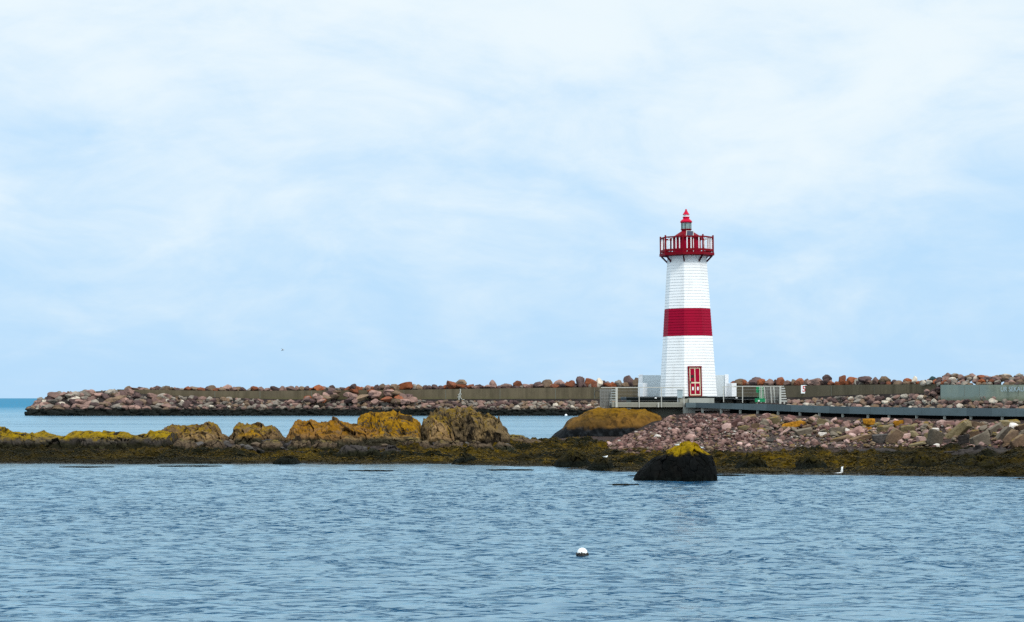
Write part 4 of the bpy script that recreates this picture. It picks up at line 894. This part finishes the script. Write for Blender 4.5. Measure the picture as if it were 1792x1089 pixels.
# ------------------------------------------------------------------ walkway
WKX = [1200, 1218, 1342, 1450, 1540, 1650, 1792, 2200]; WKT = [705, 705, 707.3, 711, 712.6, 714, 715, 717]; WKY = [138.2, 138, 132, 126, 121, 116, 112, 102]; WKH = [8.2, 8.5, 11.4, 12.2, 13., 13.6, 14.2, 15.5]
def wk(x): return np.interp(x, WKX, WKT), np.interp(x, WKX, WKY), np.interp(x, WKX, WKH)
w0 = P(1400, 720, 129); wk_o = empty('walkway', w0, 'long grey walkway on short posts leading to the lighthouse', 'walkway')
jt = [1200, 1218, 1260, 1301, 1342, 1384, 1423, 1452, 1486, 1523, 1550, 1582, 1613, 1647, 1692, 1735, 1778, 1825, 1880, 1940, 2000, 2070, 2140]
for i in range(len(jt) - 1):
    vs = []
    for x, e in ((jt[i], .12), (jt[i + 1], -.12)):
        t, Y, h = wk(x + e)
        for yy, r in ((Y, t + h), (Y, t), (Y + .08, t), (Y + .08, t + h)): v = P(x + e, r, Y); vs.append((v.x - w0.x, yy - w0.y, v.z - w0.z))
    MB().add(vs, [(0, 1, 5, 4), (1, 2, 6, 5), (2, 3, 7, 6), (3, 0, 4, 7), (3, 2, 1, 0), (4, 5, 6, 7)]).build('fascia_panel', M['fascia'] if random.random() < .65 else M['fascia_b'], wk_o)
vs = []; xs = np.linspace(1200, 2140, 90)
for x in xs:
    t, Y, h = wk(x)
    for yy, dz in ((Y + .09, -.03), (Y + 3., -.03), (Y + 3., -.25), (Y + .09, -.25)): v = P(x, t, Y); vs.append((v.x - w0.x, yy - w0.y, v.z + dz - w0.z))
fs = [(i * 4 + k, i * 4 + (k + 1) % 4, i * 4 + 4 + (k + 1) % 4, i * 4 + 4 + k) for i in range(89) for k in range(4)]
MB().add(vs, fs).build('deck', M['deck'], wk_o)
vs = []
for x in xs[8:]:                                         # added black backing, stands in for the shade under the deck
    t, Y, h = wk(x)
    for yy, dz in ((Y + 2.4, -.26), (Y + 2.6, -.26), (Y + 2.6, -2.), (Y + 2.4, -2.)): v = P(x, t, Y); vs.append((v.x - w0.x, yy - w0.y, v.z + dz - w0.z))
n = len(xs) - 8; MB().add(vs, [(i * 4 + k, i * 4 + (k + 1) % 4, i * 4 + 4 + (k + 1) % 4, i * 4 + 4 + k) for i in range(n - 1) for k in range(4)]).build('underdeck_shade', M['slab_and_shade'], wk_o)
for x in (1229.5, 1262, 1295.5, 1325.7, 1361.8, 1400, 1434, 1475, 1519, 1556, 1604, 1653, 1699, 1754, 1810, 1865, 1930):
    t, Y, h = wk(x); Y += .2; a = P(x, t + h - 1., Y); b = P(x, t + h + 12, Y)
    MB().box(((a.x + b.x) / 2 - w0.x, Y - w0.y, (a.z + b.z) / 2 - w0.z), (4. * px(Y), .16, a.z - b.z)).build('support_post', M['concrete_pale'], wk_o, bevel=.008)

# ------------------------------------------------------------------ buoy and birds
Y = watY(973); s = px(Y); o = empty('mooring_buoy', P(1019, 973.5, Y), 'small white ball buoy with black rope floating in the foreground', 'buoy'); R = 9.1 * s
b = MB(); b.lathe([(R * math.sin(math.pi * k / 16) + .0005, R * (.62 - math.cos(math.pi * k / 16))) for k in range(17)], 24); b.build('float', M['buoy'], o, smooth=True)
b = MB(); n = 20; b.tube([(R * .98 * math.cos(2 * math.pi * k / n), R * .98 * math.sin(2 * math.pi * k / n), R * .38 + .012 * math.sin(k * 2.1)) for k in range(n + 1)], .034, 7); b.lathe([(R * .8, -.03), (R * .97, R * .1), (R * 1.0, R * .34)], 20)
b.tube([(-.01, -R * 1.0, R * .1), (-.02, -R * 1.04, R * .5), (-.015, -R * .98, R * .85)], [.03, .028, .012], 7); b.tube([(R * .85, -R * .5, 0), (R * .95, -R * .5, R * .5), (R * .9, -R * .45, R * .62)], [.04, .035, .012], 7)
b.tube([(-R * .6, -R * .85, R * .55), (-R * .3, -R * 1.0, R * .4), (0, -R * 1.05, R * .2)], .012, 6); b.tube([(R * .3, -R * .95, R * .15), (R * .42, -R * .95, R * .45)], [.025, .01], 6); b.tube([(-R * .7, -R * .75, R * .05), (0, -R * 1.08, 0.02), (R * .8, -R * .7, R * .06)], .04, 7)
b.build('rope', M['black_rope'], o)
def gull(p, L, lab, up=.6, flip=1, legs=False, group=None):
    o = empty('gull', p, lab, 'gull', group); o.scale = (flip * L, L, L)
    b = MB(); b.tube([(-.62, 0, .20), (-.5, 0, .2), (-.3, 0, .17), (-.05, 0, .14), (.18, 0, .16), (.30, 0, .27), (.33, 0, .42 * up / .6), (.36, 0, .53 * up / .6), (.43, 0, .555 * up / .6), (.485, 0, .54 * up / .6)], [.02, .06, .14, .19, .19, .16, .125, .12, .09, .025], 12); b.build('body', M['feather'], o, smooth=True)
    MB().tube([(.47, 0, .535 * up / .6), (.54, 0, .52 * up / .6), (.565, 0, .50 * up / .6)], [.025, .018, .004], 6).build('beak', M['beak'], o)
    for sg in (-1, 1): MB().tube([(.12, sg * .13, .22), (-.15, sg * .15, .23), (-.45, sg * .08, .23), (-.72, sg * .02, .24)], [.05, .075, .05, .008], 8).build('wing', M['feather_grey'], o, smooth=True)
    if legs:
        for sg in (-1, 1): MB().bar((-.02, sg * .06, .05), (0, sg * .06, -.18), .02).build('leg', M['beak'], o)
    return o
Y = watY(830.5); gull(P(1469, 831.5, Y), .36, 'white gull swimming at the weedy shore right of the black rock', 1.15)
gull(P(1060, 801., 97.4), .22, 'small white gull resting on the weedy mound left of the black rock', .42, 1)
gull(P(1187, 781, 85.7), .27, 'small pale gull perched on the left shoulder of the black rock', .55, 1, True)
gull(P(1228.5, 784.5, 88.), .15, 'tiny white bird behind the yellow top of the black rock', .5, -1)
o = empty('gull', P(495, 612.5, 240), 'tiny distant gull flying in the sky left of centre', 'gull'); MB().tube([(-.22, 0, -.1), (-.1, 0, -.03), (.05, 0, 0), (.2, 0, .02)], [.02, .07, .07, .02], 8).build('body', M['feather_grey'], o)
for sg in (-1, 1): MB().add([(-.06, 0, 0), (.09, 0, .01), (.0, sg * .3, .1), (-.08, sg * .28, .1), (-.16, sg * .55, .2)], [(0, 1, 2, 3), (3, 2, 4)]).build('wing', M['feather_grey'], o)
Y = watY(728.6); o = empty('marker_float', P(990.5, 728.4, Y), 'tiny white float on the channel beside the far breakwater', 'buoy'); MB().lathe([(.02, -.1), (.2, -.02), (.28, .15), (.2, .32), (.05, .4)], 12).build('ball', M['buoy'], o, smooth=True); MB().tube([(0, 0, .38), (0, 0, .55)], .03, 6).build('ring', M['black_rope'], o)

# ------------------------------------------------------------------ camera, sky, sun
cam = bpy.data.cameras.new('camera'); co = bpy.data.objects.new('camera', cam); COL.objects.link(co); co.location = (0, 0, CAMZ); co.rotation_euler = (math.radians(90), 0, 0)
cam.sensor_width = 36; cam.lens = 36 * F / 1792; cam.shift_y = (HY - 544.5) / 1792; cam.clip_start = .1; cam.clip_end = 60000; scene.camera = co
EL, AZ = math.radians(48), math.radians(148)            # azimuth clockwise from +Y: sun behind the camera, to the right
w = bpy.data.worlds.new('World'); scene.world = w; w.use_nodes = True; t = w.node_tree; N = t.nodes; N.clear()
def nn(k): return N.new(k)
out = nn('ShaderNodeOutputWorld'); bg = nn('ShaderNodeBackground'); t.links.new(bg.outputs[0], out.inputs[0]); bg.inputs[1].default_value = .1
sky = nn('ShaderNodeTexSky'); sky.sky_type = 'NISHITA'; sky.sun_disc = False; sky.sun_elevation = EL; sky.sun_rotation = AZ
tc = nn('ShaderNodeTexCoord'); sp = nn('ShaderNodeSeparateXYZ'); t.links.new(tc.outputs['Generated'], sp.inputs[0])
def wmap(sc, loc=(0, 0, 0)):
    m = nn('ShaderNodeMapping'); m.inputs['Scale'].default_value = sc; m.inputs['Location'].default_value = loc; t.links.new(tc.outputs['Generated'], m.inputs[0]); return m.outputs[0]
def wnoise(v, s, d, r, dist=0.):
    n = nn('ShaderNodeTexNoise'); t.links.new(v, n.inputs['Vector']); n.inputs['Scale'].default_value = s; n.inputs['Detail'].default_value = d; n.inputs['Roughness'].default_value = r; n.inputs['Distortion'].default_value = dist; return n.outputs['Fac']
def wm2(f, a, b):
    n = nn('ShaderNodeMix'); n.data_type = 'RGBA'
    if hasattr(f, 'is_output'): t.links.new(f, n.inputs[0])
    else: n.inputs[0].default_value = f
    for k, v in ((6, a), (7, b)):
        if hasattr(v, 'is_output'): t.links.new(v, n.inputs[k])
        else: n.inputs[k].default_value = (*v, 1)
    return n.outputs[2]
def wr_(v, a, b, c=0., d=1.):
    n = nn('ShaderNodeMapRange'); n.interpolation_type = 'SMOOTHSTEP'; t.links.new(v, n.inputs[0])
    for k, q in enumerate((a, b, c, d)): n.inputs[k + 1].default_value = q
    return n.outputs[0]
def wadd(a, b, op='ADD'):
    n = nn('ShaderNodeMath'); n.operation = op
    for k, v in ((0, a), (1, b)):
        if hasattr(v, 'is_output'): t.links.new(v, n.inputs[k])
        else: n.inputs[k].default_value = v
    return n.outputs[0]
elev = sp.outputs[2]
n1 = wnoise(wmap((1, 1, 2.7), (.35, 0, .1)), 6.5, 7, .58, .6); n2 = wnoise(wmap((1, 1, 2.3), (3, 1, 4)), 20., 6, .6, .5)
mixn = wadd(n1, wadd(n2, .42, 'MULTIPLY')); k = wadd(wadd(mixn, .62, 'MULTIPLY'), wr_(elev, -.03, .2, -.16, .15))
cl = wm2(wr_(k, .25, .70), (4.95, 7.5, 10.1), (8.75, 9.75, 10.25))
up = wr_(elev, .22, .7, 1., 1.55); ml = nn('ShaderNodeVectorMath'); ml.operation = 'SCALE'; t.links.new(cl, ml.inputs[0]); t.links.new(up, ml.inputs['Scale'])  # overhead sky raised out of view, as extra fill on the white tower
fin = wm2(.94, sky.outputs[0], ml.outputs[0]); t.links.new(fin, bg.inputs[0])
sun = bpy.data.lights.new('sun', 'SUN'); so = bpy.data.objects.new('sun', sun); COL.objects.link(so); sun.energy = 2.1; sun.angle = math.radians(12); sun.color = (1., .95, .88)
d = Vector((math.sin(AZ) * math.cos(EL), math.cos(AZ) * math.cos(EL), math.sin(EL))); so.rotation_euler = d.to_track_quat('Z', 'Y').to_euler(); so.location = d * 60
scene.cycles.use_denoising = False
scene.view_settings.view_transform = 'Standard'; scene.view_settings.look = 'None'; scene.view_settings.exposure = 0
